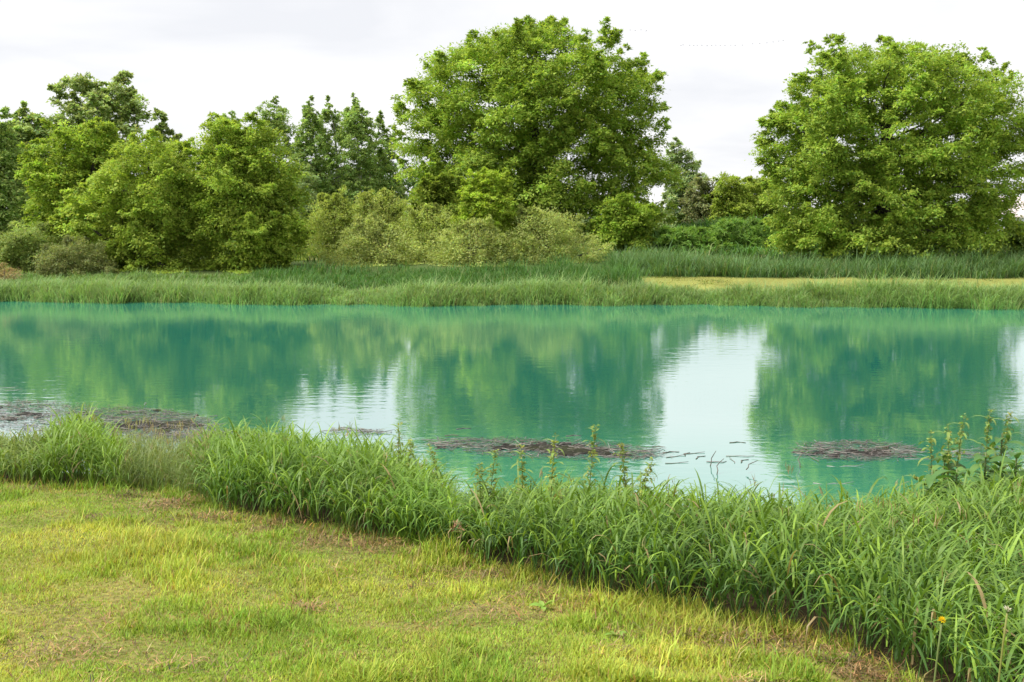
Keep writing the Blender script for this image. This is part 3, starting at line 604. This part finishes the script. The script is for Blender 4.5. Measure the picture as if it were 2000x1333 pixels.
# ------------------------------------------------------------------ near bank grass: stems with arching leaves
LEAFPROF = np.array([0.55, 0.95, 1.0, 0.85, 0.55])
def bank_grass(name, label, px0, px1, dens, hgt, col, tip, seed, depth_in=0.35, wid=0.0128, edge_lo=0.0, hfun=None, leaves=5, thin=False, lean=0.12):
    rng = np.random.default_rng(seed)
    xa, xb = -9, 9
    n = int(dens * 18 * 6)
    x = rng.uniform(xa, xb, n); u = rng.random(n)
    e0 = grass_edge(x) - edge_lo; s1 = near_shore(x) + depth_in
    y = e0 + (s1 - e0) * u
    keep = (rng.random(n) < np.clip((s1 - e0) / 6, 0, 1))
    px = px_of(x, y, ground(x, y))[0]
    keep &= (px > px0 + rng.normal(0, 10, n)) & (px < px1 + rng.normal(0, 10, n))
    x, y, px = x[keep], y[keep], px[keep]; n = len(x)
    z = ground(x, y)
    h = hgt * (0.70 + 0.5 * vnoise(x, y, 1.1) + 0.25 * (vnoise(x, y, 3.3) - 0.5)) * rng.uniform(0.75, 1.15, n)
    fr_ = np.clip((y - grass_edge(x)) / 0.5, 0, 1); h *= 0.68 + 0.32 * fr_
    if hfun is not None: h *= hfun(px)
    parts = []
    az = rng.uniform(0, 2 * np.pi, n); base = np.stack([x, y, z - 0.03], -1)
    ctint = (0.85 + 0.3 * vnoise(x, y, 2.0))
    stc = vary(col, n, 0.12, 0.08, rng) * ctint[:, None]
    lo = (1 - fr_) * 0.35
    parts.append(blades(base, h * 0.95, 0.005, az, np.full(n, 1.5) - lo, 1.35 - lo + rng.normal(0, lean, n), 3, stc, prof=[1, .9, .7]))
    hd = np.stack([np.cos(az), np.sin(az)], -1)
    for kx in range(leaves):
        f = 0.22 + 0.78 * (kx + rng.uniform(0, 0.9, n)) / leaves
        att = base.copy(); att[:, 2] += h * 0.93 * f; att[:, :2] += hd * (h * 0.10 * f ** 1.5)[:, None]
        a2 = az + kx * 2.7 + rng.normal(0, 0.6, n)
        ll = (0.22 + 0.22 * rng.random(n) + 0.10 * (rng.random(n) < 0.2)) * (0.55 + 0.45 * hgt / 0.5) * (1.1 - 0.35 * f) * (0.65 if thin else 1)
        e0_ = np.clip(1.25 - 0.2 * rng.random(n), 0.4, 1.4); e1_ = rng.normal(-1.05, 0.55, n) + 0.5 * (f > 0.88)
        lc = vary(col, n, 0.15, 0.08, rng) * ctint[:, None]; upk = (np.clip(f - 0.45, 0, 0.5) * 2)[:, None] * 0.55; lc = lc * (1 - upk) + np.asarray(tip) * upk * rng.uniform(0.7, 1.1, (n, 1))  # higher leaves blend to yellow green: the grass's lit tops put into the colour
        young = (rng.random(n) < 0.16)[:, None]; lc = np.where(young, np.asarray(tip) * rng.uniform(0.8, 1.15, (n, 1)), lc)
        dead = (rng.random(n) < (0.10 if kx == 0 else 0.012))[:, None]; lc = np.where(dead, np.array([0.33, 0.25, 0.12]), lc)
        parts.append(blades(att, ll, wid * rng.uniform(0.7, 1.25, n) * (0.35 if thin else 1), a2, e0_, e1_, 5, lc, prof=LEAFPROF, twist=rng.normal(0, 0.5, n), bend=1.9))
    fi = np.where(rng.random(n) < (0.06 if thin else 0.025))[0]; m_ = len(fi)      # flowering and dead stems
    dc = np.where((rng.random(m_) < 0.5)[:, None], np.array([0.30, 0.30, 0.12]), np.array([0.36, 0.27, 0.14])) * rng.uniform(0.7, 1.2, (m_, 1))
    parts.append(blades(base[fi], h[fi] * 1.22, 0.004, az[fi], np.full(m_, 1.5), 1.25 + rng.normal(0, 0.15, m_), 3, dc, prof=[1, .9, .8]))
    hp = base[fi].copy(); hp[:, 2] += h[fi] * 1.16; hp[:, :2] += hd[fi] * (h[fi] * 0.07)[:, None]
    for _k in range(5):
        parts.append(blades(hp + rng.normal(0, 0.012, (m_, 3)), rng.uniform(0.04, 0.09, m_), 0.006, rng.uniform(0, 6.28, m_), 1.3 + rng.normal(0, 0.2, m_), 0.9 + rng.normal(0, 0.4, m_), 2, dc * 1.05, prof=[.5, 1]))
    V, T, CC = join(parts)
    return tag(link(name, mesh_tris(name, V, T, CC, True), M_WAXY), label, 'grass', kind='stuff')
GR = (0.082, 0.178, 0.036); GT = (0.25, 0.39, 0.050)
bank_grass('tall_grass', 'dense blue green broad bladed grass along the right near bank', 915, 2120, 240, 0.46, GR, GT, 201, hfun=lambda p: np.interp(p, [900, 960, 1500, 1800, 1950, 2300], [0.75, 1.0, 1.0, 0.98, 0.95, 1.0]))
bank_grass('tall_grass', 'bright green arching grass clump left of the gap in the near bank', 395, 895, 260, 0.56, (0.11, 0.222, 0.036), GT, 202, hfun=lambda p: np.interp(p, [380, 430, 560, 860, 900], [0.7, 0.95, 1.1, 0.9, 0.5]))
bank_grass('tall_grass', 'small bright green grass clump near the left end of the near bank', 85, 240, 250, 0.53, (0.15, 0.265, 0.038), GT, 203, hfun=lambda p: np.interp(p, [70, 130, 190, 250], [0.5, 1.1, 1.1, 0.6]))
bank_grass('tall_grass', 'low mixed grass at the left edge of the near bank', -400, 90, 260, 0.40, (0.15, 0.235, 0.05), (0.25, 0.32, 0.06), 204)
bank_grass('fine_grass', 'fine greyish green grass between the two left clumps on the near bank', 225, 410, 620, 0.46, (0.17, 0.245, 0.07), (0.28, 0.33, 0.1), 205, leaves=4, thin=True)
bank_grass('short_grass', 'short sparse grass in the gap between the near bank clumps', 880, 935, 200, 0.28, (0.13, 0.21, 0.05), GT, 206)

# ------------------------------------------------------------------ weeds standing in the bank grass
def leaf_mesh(name, ln, wd, col, droop, n=5):
    u = np.linspace(0, 1, n); prof = np.sin(np.pi * np.clip(u * 0.9 + 0.08, 0, 1)) ** 0.8
    ang = 0.5 - droop * u; px_ = np.cumsum(np.cos(ang)) * ln / n; pz_ = np.cumsum(np.sin(ang)) * ln / n
    V = np.concatenate([np.stack([px_, -prof * wd / 2, pz_ + prof * wd * 0.12], -1), np.stack([px_, 0 * px_, pz_], -1), np.stack([px_, prof * wd / 2, pz_ + prof * wd * 0.12], -1)])
    V -= V[n]; T = []
    for k in range(n - 1):
        for a in (0, n): T += [[a + k, a + k + 1, a + n + k + 1], [a + k, a + n + k + 1, a + n + k]]
    me = mesh_tris(name, V, np.array(T), vary(col, len(V), 0.06, 0.04), True); me.materials.append(M_WAXY); return me
NARROW = [leaf_mesh('narrow_leaf', .19, .030, (0.20, 0.30, 0.07), 1.2), leaf_mesh('narrow_leaf', .16, .026, (0.24, 0.32, 0.08), 1.9)]
BROAD = [leaf_mesh('broad_leaf', .24, .075, (0.10, 0.21, 0.055), 1.3, 7), leaf_mesh('broad_leaf', .20, .07, (0.13, 0.25, 0.06), 2.0, 7)]
ROSET = [leaf_mesh('rosette_leaf', .09, .032, (0.22, 0.36, 0.06), 0.9), leaf_mesh('rosette_leaf', .07, .03, (0.26, 0.40, 0.08), 0.6)]
def weed(px, top_py, D, label, seed, lean=0.0, leafy=17, big=1.0):
    rng = np.random.default_rng(seed); tip = at(px, top_py, D); bx = tip[0] - lean
    gz = float(ground(bx, D)); base = np.array([bx, D, gz - 0.02]); h = tip[2] - base[2]
    root = empty('weed_stalk', base); tag(root, label, 'weed', 'tall weeds in the near bank grass')
    u = np.linspace(0, 1, 9)[:, None]
    c = np.array([lean, 0, h]) * u + np.array([lean * -0.25 + rng.normal(0, .02), rng.normal(0, .02), 0]) * np.sin(np.pi * u)
    c[:, 2] = h * (u[:, 0] - (0.12 * u[:, 0] ** 4 if abs(lean) > .15 else 0))
    v, t = tube(c, 0.006 * (1 - 0.7 * u[:, 0]), 5)
    link('stem', mesh_tris('weed_stem', v, t, vary((0.22, 0.27, 0.08), len(v), .05, .04, rng), True), M_WAXY, root)
    # spike of small seed clusters with bracts
    n = 150; f = 0.45 + 0.55 * rng.random(n) ** 0.9; i0 = np.minimum((f * 8).astype(int), 7); fr = (f * 8 - i0)[:, None]
    P = c[i0] * (1 - fr) + c[i0 + 1] * fr
    cl_ = rng.random(n) < 0.6; wh = np.round(f * 13) / 13; P[:, 2] += np.where(cl_, (wh - f) * h * 0.6, 0); az = rng.uniform(0, 2 * np.pi, n); rr = (0.005 + 0.06 * rng.random(n) ** 2) * (1.3 - f)
    P[:, 0] += rr * np.cos(az); P[:, 1] += rr * np.sin(az); P[:, 2] += rr * 0.6
    V, T, CC = leaves_at(P, np.stack([np.cos(az), np.sin(az), 0.7 + 0 * az], -1), 0.026, 0.6, vary((0.30, 0.36, 0.10), n, .2, .12, rng), rng)
    tag(link('seed_spike', mesh_tris('weed_spike', V, T, CC), M_LEAF, root), kind='stuff')
    for k in range(leafy):
        f = 0.28 + 0.68 * (k + rng.uniform(0, .9)) / leafy; i0 = int(f * 8); fr = f * 8 - i0; p = c[i0] * (1 - fr) + c[min(8, i0 + 1)] * fr
        o = bpy.data.objects.new('leaf', NARROW[k % 2]); C.objects.link(o); o.parent = root; o.location = tuple(p)
        sc_ = big * (1.35 - 0.7 * f) * rng.uniform(.75, 1.25); o.scale = (sc_, sc_, sc_); o.rotation_euler = (0, rng.normal(-.25, .2), k * 2.4 + rng.normal(0, .3))
    return root
for i, (px, py, D, ln, lab) in enumerate([
  (779, 829, 9.3, .0, 'tall thin weed stalk above the grass clump left of the gap, tallest there'),
  (803, 858, 9.2, .04, 'weed stalk just right of the tallest one on the clump left of the gap'),
  (839, 873, 9.0, -.12, 'bent weed stalk at the right end of the clump left of the gap'),
  (937, 907, 7.6, -.03, 'short weed stalk nearest the gap, at the left end of the right grass'),
  (968, 882, 7.7, .02, 'weed stalk second from the gap in the right grass'),
  (1017, 873, 7.7, .03, 'weed stalk third from the gap, before the left half of the long raft'),
  (1086, 851, 7.6, .02, 'leafy weed stalk standing before the middle of the long debris raft'),
  (1164, 833, 7.5, .05, 'tallest weed stalk before the long debris raft'),
  (1213, 869, 7.5, -.02, 'weed stalk right of the tallest one before the long debris raft'),
  (1276, 896, 7.3, .10, 'weed stalk curving over at the right end of the long debris raft'),
  (1785, 911, 8.6, -.30, 'weed stalk bowed far to the left on the right bank'),
  (1818, 845, 8.7, -.03, 'short weed stalk at the left of the right bank group'),
  (1852, 829, 8.8, .0, 'weed stalk second in the right bank group, below the two tallest'),
  (1883, 813, 8.8, .04, 'weed stalk in the middle of the right bank group'),
  (1934, 802, 8.9, .02, 'tallest weed stalk of the right bank group'),
  (1972, 807, 9.0, .08, 'weed stalk at the right end of the right bank group')]):
    weed(px, py, D, lab, 300 + i, ln, 24 if px > 1750 else 15, 1.25 if px > 1750 else 1.0)
def rosette(name, p, n, meshes, label, cat, seed, group=None, s0=1.0, hgt=0.0):
    rng = np.random.default_rng(seed); root = empty(name, p); tag(root, label, cat, group)
    if hgt:
        u = np.linspace(0, 1, 5)[:, None]; v, t = tube(np.array([0, 0, hgt]) * u, .007, 5)
        link('stem', mesh_tris('leafy_stem', v, t, vary((.18, .24, .08), len(v), .05, .04)), M_WAXY, root)
    for k in range(n):
        o = bpy.data.objects.new('leaf', meshes[k % 2]); C.objects.link(o); o.parent = root
        o.location = (0, 0, hgt * (0.25 + 0.75 * k / n)); q = s0 * rng.uniform(.75, 1.2); o.scale = (q, q, q)
        o.rotation_euler = (rng.normal(0, .15), rng.normal(-.25, .2), k * 2.4 + rng.normal(0, .3))
for i, (px, D, hg, lab) in enumerate([(1822, 8.3, .45, 'broad leaved dark green weed under the bowed stalk on the right bank'), (1870, 8.2, .42, 'broad leaved dark green weed in the middle of the right bank group'),
                                 (1925, 8.4, .50, 'broad leaved dark green weed under the tallest right bank stalk'), (1985, 8.5, .45, 'broad leaved dark green weed at the right edge of the bank'), (1845, 8.9, .55, 'broad leaved weed between the bowed stalk and the middle of the right group'), (1955, 8.9, .62, 'tall broad leaved weed between the two tallest right bank stalks and the edge')]):
    x = at(px, 900, D)[0]; rosette('leafy_weed', (x, D, float(ground(x, D))), 22, BROAD, lab, 'weed', 400 + i, 'broad leaved weeds on the right bank', 1.05, hg + .22)
for i, (px, py) in enumerate([(1061, 1189), (1204, 1246), (1212, 1306)]):
    p = on_lawn(px, py); p[2] = float(ground(p[0], p[1])) + .01
    rosette('broadleaf_rosette', p, 6, ROSET, ['light green broadleaf rosette in the lawn, nearest the tall grass', 'light green broadleaf rosette in the lawn, between the two others', 'light green broadleaf rosette in the lawn, nearest the bottom edge'][i], 'weed', 420 + i, 'broadleaf rosettes in the lawn')

# dandelions and a dead stalk at the foot of the grass
def flower(name, px, py, D, label, cat, col, n, rad, head_r, stemcol, part):
    rng = np.random.default_rng(int(px)); tip = at(px, py, D); gz = float(ground(tip[0] - .03, D)); base = np.array([tip[0] - .03, D, gz])
    root = empty(name, base); tag(root, label, cat); u = np.linspace(0, 1, 7)[:, None]
    c = (tip - base) * u; c[:, 0] = .03 * u[:, 0] ** 2
    v, t = tube(c, .0035, 5); link('stem', mesh_tris(name + '_stem', v, t, np.tile(np.array(stemcol)[None], (len(v), 1)), True), M_WAXY, root)
    az = rng.uniform(0, 2 * np.pi, n); el = rng.uniform(-.1, 1.4, n)
    dv = np.stack([np.cos(az) * np.cos(el), np.sin(az) * np.cos(el), np.sin(el)], -1)
    V, T, CC = leaves_at(c[-1][None] + dv * .004, dv, rad, .3, vary(col, n, .08, .05, rng), rng, droop=0, spread=.1)
    link(part, mesh_tris(name + '_head', V, T, CC), M_LEAF, root)
    v, t = tube(np.array([c[-1] - [0, 0, .012], c[-1] - [0, 0, .004], c[-1] + [0, 0, .003]]), [.003, head_r, head_r * .8], 8)
    link('sepals', mesh_tris(name + '_cup', v, t, np.tile(np.array([[.12, .2, .05]]), (len(v), 1))), M_WAXY, root)
_x = at(1840, 1212, 5.2); flower('dandelion', 1840, 1213, float(grass_edge(_x[0])) - .04, 'single yellow orange dandelion in flower at the foot of the right grass', 'flower', (.85, .60, .02), 90, .0115, .008, (.2, .26, .09), 'petals')
_x = at(1968, 1190, 5.0); flower('dandelion', 1968, 1192, float(grass_edge(_x[0])) - .02, 'spent dandelion with small pale head near the right edge', 'flower', (.75, .70, .62), 40, .012, .007, (.32, .34, .10), 'seed_head')
p = on_lawn(888, 1082); p[2] = float(ground(p[0], p[1]))
root = empty('dead_stalk', p); tag(root, 'broken pale tan dead stalk in the gap between the grass clumps', 'dead plant')
for k, (dx_, hh) in enumerate([(-.02, .20), (.025, .24), (.01, .15)]):
    u = np.linspace(0, 1, 5)[:, None]; c = np.array([dx_ * 1.5, .0, hh]) * u + np.array([dx_, 0, 0]); c[-1] += np.array([.03 * (-1) ** k, 0, -.02])
    v, t = tube(c, .006 - .003 * u[:, 0], 5); link('stem', mesh_tris('dead_stem', v, t, vary((.48, .36, .2), len(v), .08, .05)), M_DRY, root)
rng = np.random.default_rng(9); P = np.array([0.02, 0, .2]) + rng.normal(0, .025, (30, 3)); V, T, CC = leaves_at(P, nrm(rng.normal(0, 1, (30, 3))), .045, .35, vary((.38, .2, .11), 30, .2, .1, rng), rng)
link('withered_leaf', mesh_tris('withered_leaf', V, T, CC), M_DRY, root)
for i, (px, py, D, lab) in enumerate([(28, 838, 11.6, 'tallest tan dead reed at the left edge of the near bank'), (62, 872, 11.3, 'short tan dead reed between two others at the left edge'), (84, 862, 11.2, 'leaning tan dead reed beside the small left grass clump')]):
    tip = at(px, py, D); gz = float(ground(tip[0], D)); root = empty('dead_reed', (tip[0], D, gz - .02)); tag(root, lab, 'dead plant', 'dead reeds at the left edge')
    u = np.linspace(0, 1, 6)[:, None]; c = np.array([[0.0, 0, 1]]) * u * (tip[2] - gz) + np.array([[.05 * (i - 1), 0, 0]]) * u ** 2
    v, t = tube(c, .006 - .003 * u[:, 0], 5); link('stem', mesh_tris('dead_reed_stem', v, t, vary((.42, .33, .19), len(v), .08, .05)), M_DRY, root)
    o1 = blades(c[[2, 3, 4]], np.array([.22, .2, .16]), .012, np.array([.4, 2.9, 1.0]) + i, np.full(3, .9), np.full(3, -.9), 4, vary((.40, .30, .17), 3, .1, .05), prof=[.6, 1, .9, .6])
    link('withered_leaf', mesh_tris('dead_reed_leaf', *o1), M_DRY, root)
# white umbels on the mound
c0 = at(1432, 462, 57); gz = float(ground(c0[0], 57)); root = empty('flowering_weed', (c0[0], 57, gz)); tag(root, 'pale weed with small white flower heads on the grassy mound', 'weed')
rng = np.random.default_rng(14); P = rng.normal(0, 1, (160, 3))[:70].repeat(1, 0) * np.array([.5, .4, .18]) + np.array([0, 0, .85]); V, T, CC = leaves_at(P, nrm(rng.normal(0, 1, (70, 3)) + [0, 0, 1]), .06, .8, vary((.55, .55, .5), 70, .08, .03, rng), rng, droop=0)
link('flower_head', mesh_tris('white_flower_head', V, T, CC), M_LEAF, root)
P = rng.normal(0, 1, (500, 3)) * np.array([.6, .45, .25]) + np.array([0, 0, .55]); V, T, CC = leaves_at(P, nrm(rng.normal(0, 1, (500, 3)) + [0, 0, 1]), .14, .5, vary((.13, .22, .08), 500, .15, .08, rng), rng)
link('foliage', mesh_tris('flowering_foliage', V, T, CC), M_LEAF, root)

# ------------------------------------------------------------------ litter floating on the pond
def stick_mesh(ln, r, col, seed, kink=.04):
    rng = np.random.default_rng(seed); u = np.linspace(-.5, .5, 5)
    c = np.stack([u * ln, rng.normal(0, kink, 5) * ln, rng.normal(0, .012, 5) * ln], -1)
    v, t = tube(c, r * np.array([1, 1, .9, .8, .55]), 5)
    me = mesh_tris('stick', v, t, vary(col, len(v), .08, .04, rng)); me.materials.append(M_DRY); return me
STICKS = [stick_mesh(.34, .0045, (.215, .195, .17), 1), stick_mesh(.24, .005, (.14, .12, .105), 2, .06), stick_mesh(.42, .004, (.27, .245, .21), 3, .03), stick_mesh(.2, .006, (.11, .09, .07), 4, .08), stick_mesh(.28, .0045, (.165, .145, .125), 5, .05)]
M_MAT = tint_mat('wet_weed_mat', .7, .15, 35, .5)
def mat_raft(name, label, px0, px1, py0, py1, py2, py3, dens, thr, seed, nstick, olive=0.3):
    """raft between px0..px1; left end spans py0..py1, right end py2..py3"""
    rng = np.random.default_rng(seed)
    A = [on(px0, py0, WATER), on(px0, py1, WATER), on(px1, py2, WATER), on(px1, py3, WATER)]
    cen = sum(A) / 4
    def uv(u, v): return (A[0] * (1 - v) + A[1] * v) * (1 - u) + (A[2] * (1 - v) + A[3] * v) * u
    nu = max(20, int(np.linalg.norm(A[0] - A[2]) / .028)); nv = max(14, int(np.linalg.norm(A[0] - A[1]) / .035))
    U, Vv = np.meshgrid(np.linspace(0, 1, nu), np.linspace(0, 1, nv)); Pq = uv(U.ravel()[:, None], Vv.ravel()[:, None])
    fall = 1 - np.abs(U.ravel() * 2 - 1) ** 2.2 - np.abs(Vv.ravel() * 2 - 1) ** 2
    hN = (vnoise(Pq[:, 0] + seed, Pq[:, 1], 2.6) * .50 + vnoise(Pq[:, 0], Pq[:, 1] + seed, 7) * .35 + vnoise(Pq[:, 0], Pq[:, 1], 19) * .2) * 1.25 - .40 + .42 * fall - thr
    hN = np.where(fall <= .02, -1, hN)
    root = empty(name, (cen[0], cen[1], WATER)); tag(root, label, 'debris')
    idx = np.arange(nu * nv).reshape(nv, nu); q = np.stack([idx[:-1, :-1], idx[1:, :-1], idx[1:, 1:], idx[:-1, 1:]], -1).reshape(-1, 4)
    ok = (hN[q] > 0).sum(1) >= 3; q = q[ok]
    Pq[:, 2] = WATER + np.clip(hN, -.08, .3) * .05 + .002 + vnoise(Pq[:, 0], Pq[:, 1], 40) * .010
    om = np.clip((vnoise(Pq[:, 0], Pq[:, 1] + 5, 1.4) - .5) * 4 + olive, 0, 1)[:, None]
    cc = np.array([[.011, .009, .006]]) * (1 - om) + np.array([[.022, .026, .006]]) * om; cc = cc * rng.uniform(.6, 1.5, (len(cc), 1))
    T = np.concatenate([q[:, [0, 1, 2]], q[:, [0, 2, 3]]])
    used = np.unique(T); rm = np.zeros(len(Pq), int); rm[used] = np.arange(len(used))
    if len(used): tag(link('weed_mat', mesh_tris('weed_mat', Pq[used] - root.location, rm[T], cc[used], True), M_MAT, root), kind='stuff')
    n = int(dens); u, v = rng.random(n), rng.random(n); k = (1 - np.abs(u * 2 - 1) ** 2.2 - np.abs(v * 2 - 1) ** 2 + .15) > rng.random(n) * .7; u, v = u[k], v[k]; n = len(u)
    P = uv(u[:, None], v[:, None]); P[:, 2] = WATER + .006 + .014 * rng.random(n) ** 2
    out = blades(P, rng.uniform(.03, .15, n), rng.uniform(.005, .012, n), np.where(rng.random(n) < .6, rng.normal(0, .5, n) + np.pi * rng.integers(0, 2, n), rng.uniform(0, 6.3, n)), rng.normal(.05, .12, n), rng.normal(-.03, .1, n), 2, vary((.105, .094, .082), n, .65, .06, rng), prof=[1, .9])
    tag(link('litter', mesh_tris('reed_litter', out[0] - root.location, out[1], out[2]), M_DRY, root), kind='stuff')
    for j in range(nstick):
        uu = rng.uniform(.04, .96); vv = .5 + rng.normal(0, .22) * (1 - abs(uu - .5)); pp = uv(uu, vv)
        o = bpy.data.objects.new('reed_stem', STICKS[j % 5]); C.objects.link(o); o.parent = root
        o.location = (pp[0] - cen[0], pp[1] - cen[1], .012 + .012 * rng.random()); o.rotation_euler = (0, rng.normal(0, .05), rng.normal(0, .45) + (rng.random() < .2) * 1.2); qq = rng.uniform(.7, 1.25); o.scale = (qq, 1, 1)
mat_raft('debris_raft', 'loose brown reed litter drifting at the left edge of the pond', -80, 200, 778, 846, 786, 848, 4140, 0.83, 1, 40)
mat_raft('debris_raft', 'broad brown and olive debris raft behind the small left grass clump', 150, 430, 786, 868, 806, 870, 5520, 0.65, 2, 60, .5)
mat_raft('debris_raft', 'thin trail of reed litter in front of the broad left raft', 290, 560, 836, 876, 842, 868, 2300, 0.81, 3, 26)
mat_raft('debris_raft', 'small scatter of dark litter on the pale reflection left of the gap', 630, 770, 834, 854, 838, 852, 260, .86, 4, 12)
mat_raft('debris_raft', 'long narrow debris raft lying across the middle of the near water', 825, 1310, 848, 886, 868, 910, 3449, 0.69, 5, 60, .3)
mat_raft('debris_raft', 'oval debris raft alone on the water at the right', 1545, 1805, 858, 904, 864, 904, 2185, 0.67, 6, 40, .5)
mat_raft('debris_raft', 'sparse dark litter caught behind the weeds on the right bank', 1860, 1985, 872, 905, 870, 900, 220, .95, 7, 8)
ORD = ['first', 'second', 'third', 'fourth', 'fifth', 'sixth', 'seventh', 'eighth', 'ninth', 'tenth', 'eleventh', 'twelfth', 'thirteenth', 'fourteenth', 'fifteenth', 'sixteenth', 'seventeenth', 'eighteenth', 'nineteenth', 'twentieth']
DX = [1310, 1320, 1322, 1340, 1356, 1366, 1400, 1430, 1446, 1452]
DRIFT = 'small brown stem drifting loose on the pale water right of the long debris raft'
for i, (px, py, m_, rz, up, lab) in enumerate([
  (1440, 865, 3, .05, 0, 'short dark stem floating farthest out on the pale reflection'), (1320, 892, 4, .4, 0, DRIFT), (1340, 888, 3, 1.2, 0, DRIFT), (1366, 894, 3, .9, 0, DRIFT), (1322, 905, 4, .1, 0, DRIFT), (1356, 886, 4, .2, 0, DRIFT),
  (1400, 903, 1, .05, 0, DRIFT), (1446, 892, 0, .03, 0, DRIFT), (1452, 901, 3, 1.0, 0, DRIFT), (1430, 900, 4, 1.5, 0, DRIFT), (1310, 884, 3, .3, 0, DRIFT),
  (1391, 910, 3, .2, 1.25, 'dark twig sticking up out of the pale water'), (1404, 925, 3, .9, .9, 'slanting dark twig poking out of the water nearest the right grass'), (1466, 922, 3, .7, .4, 'bent dark twig lying alone on the pale water'),
  (1652, 911, 2, .06, 0, 'long pale reed stem floating in front of the oval raft'), (1628, 945, 2, .02, 0, 'pale reed stem floating between the oval raft and the grass'), (1795, 897, 0, .05, 0, 'pale stem just off the right end of the oval raft'),
  (1563, 912, 3, 1.1, .9, 'dark twig standing up left of the oval raft'), (18, 763, 2, .25, 0, 'thin pale stem floating far out at the left edge'), (10, 758, 2, .1, 0, 'thin pale stem lying beyond another at the left edge'),
  (905, 838, 3, .3, 0, 'dark speck of stem floating beyond the long debris raft'), (1120, 852, 3, .2, 0, 'dark stem floating just beyond the middle of the long debris raft')]):
    p = on(px, py, WATER); o = bpy.data.objects.new('drifting_stem', STICKS[m_]); C.objects.link(o)
    o.location = (p[0], p[1], WATER + (.08 if up else .005)); o.rotation_euler = (0, -up, rz); o.scale = (1.0, 1.0, 1.0)
    if lab == DRIFT: lab = ORD[int(np.searchsorted(DX, px))] + ' from the left of ten small brown stems drifting right of the long raft'
    tag(o, lab, 'stem', 'stems drifting on the pond' if lab.endswith('long raft') else None)

# ------------------------------------------------------------------ pale shed at the right edge
D = 75.0; a = at(1966, 430, D); gx0 = a[0]; Wd, Dp, He, Hr = 11.0, 7.0, 1.95, 3.3
gz = float(ground(gx0 + 4, D)) - .05
root = empty('shed', (gx0 + Wd / 2, D + Dp / 2, gz)); tag(root, 'pale grey shed partly hidden behind the wide tree at the right edge', 'shed')
def box(x0, x1, y0, y1, z0, z1):
    V = np.array([[x, y, z] for x in (x0, x1) for y in (y0, y1) for z in (z0, z1)], float)
    T = np.array([[0, 1, 3], [0, 3, 2], [4, 6, 7], [4, 7, 5], [0, 4, 5], [0, 5, 1], [2, 3, 7], [2, 7, 6], [0, 2, 6], [0, 6, 4], [1, 5, 7], [1, 7, 3]]); return V, T
hw, hd = Wd / 2, Dp / 2
V, T = box(-hw, hw, -hd, hd, 0, He); V2 = np.array([[-hw, -hd, He], [-hw, hd, He], [-hw, 0, Hr - .08], [hw, -hd, He], [hw, hd, He], [hw, 0, Hr - .08]]); 
link('wall', mesh_tris('shed_wall', np.concatenate([V, V2]), np.concatenate([T, np.array([[8, 10, 9], [11, 12, 13]])]), np.tile([[.55, .56, .60]], (14, 1))), M_PLAIN, root)
ov = .3; k = (Hr - He) / hd
V = np.array([[sx * (hw + ov), sy * (hd + ov), He - k * ov + dz] for dz in (0, .09) for sx in (-1, 1) for sy in (-1, 1)] + [[sx * (hw + ov), 0, Hr + dz] for dz in (0, .09) for sx in (-1, 1)])
# 0:-- 1:-+ 2:+- 3:++ (low) 4..7 (high) 8,9 ridge low 10,11 ridge high
T = np.array([[4, 6, 11], [4, 11, 10], [5, 10, 11], [5, 11, 7], [0, 8, 9], [0, 9, 2], [1, 3, 9], [1, 9, 8], [0, 2, 6], [0, 6, 4], [1, 5, 7], [1, 7, 3], [0, 4, 10], [0, 10, 8], [1, 8, 10], [1, 10, 5], [2, 9, 11], [2, 11, 6], [3, 7, 11], [3, 11, 9]])
link('roof', mesh_tris('shed_roof', V, T, np.tile([[.50, .43, .43]], (len(V), 1))), M_PLAIN, root)
V, T = box(-hw + 5.5, -hw + 6.5, -hd - .03, -hd - .002, 0, 1.85); link('door', mesh_tris('shed_door', V, T, np.tile([[.4, .4, .42]], (8, 1))), M_PLAIN, root)

# ------------------------------------------------------------------ far geese in a line
def bird_mesh():
    u = np.linspace(-.5, .5, 7)[:, None]; v1, t1 = tube(np.concatenate([u * .95, 0 * u, .03 * np.cos(u * 3)], 1), .10 * np.sqrt(np.maximum(.02, 1 - (2 * u[:, 0]) ** 2)) * np.interp(u[:, 0], [-.5, .2, .3, .5], [1, 1, .45, .4]), 6)
    parts = [(v1, t1, (.06, .055, .05))]
    for s in (-1, 1):
        W = np.array([[.16, s * .05, .05], [-.16, s * .05, .05], [.14, s * .42, .20], [-.12, s * .42, .19], [-.02, s * .85, .12], [-.10, s * .85, .115]])
        W2 = W + np.array([0, 0, -.02]); t = np.array([[0, 2, 1], [1, 2, 3], [2, 4, 3], [3, 4, 5]])
        parts.append((np.concatenate([W, W2]), np.concatenate([t, t[:, ::-1] + 6]), (.07, .065, .06)))
    return join(parts)
bm = mesh_tris('flying_goose', *bird_mesh()); bm.materials.append(M_PLAIN)
rng = np.random.default_rng(77)
BX = [(1231, 59, 0), (1241, 60, 0), (1252, 60, 0), (1262, 61, 0)] + [(x, 89.5 - max(0, (x - 1440)) * .1, 1) for x in (1330, 1334, 1347, 1355, 1362, 1371, 1381, 1390, 1398, 1407, 1416, 1427, 1436, 1450, 1470, 1484, 1498, 1510, 1521, 1530)]
for bi_, (px, py, g) in enumerate(BX):
    p = at(px, py + rng.normal(0, .5), 430 + rng.normal(0, 2)); o = bpy.data.objects.new('bird', bm); C.objects.link(o); o.location = tuple(p); o.scale = (.62, .62, .62); o.rotation_euler = (rng.normal(0, .12), 0, .5 + rng.normal(0, .1))
    tag(o, ORD[bi_ - 4] + ' tiny bird from the left in the long line in the sky' if g else ORD[bi_] + ' tiny bird from the left in the short line of four', 'bird', 'long line of distant birds' if g else 'short line of four distant birds')
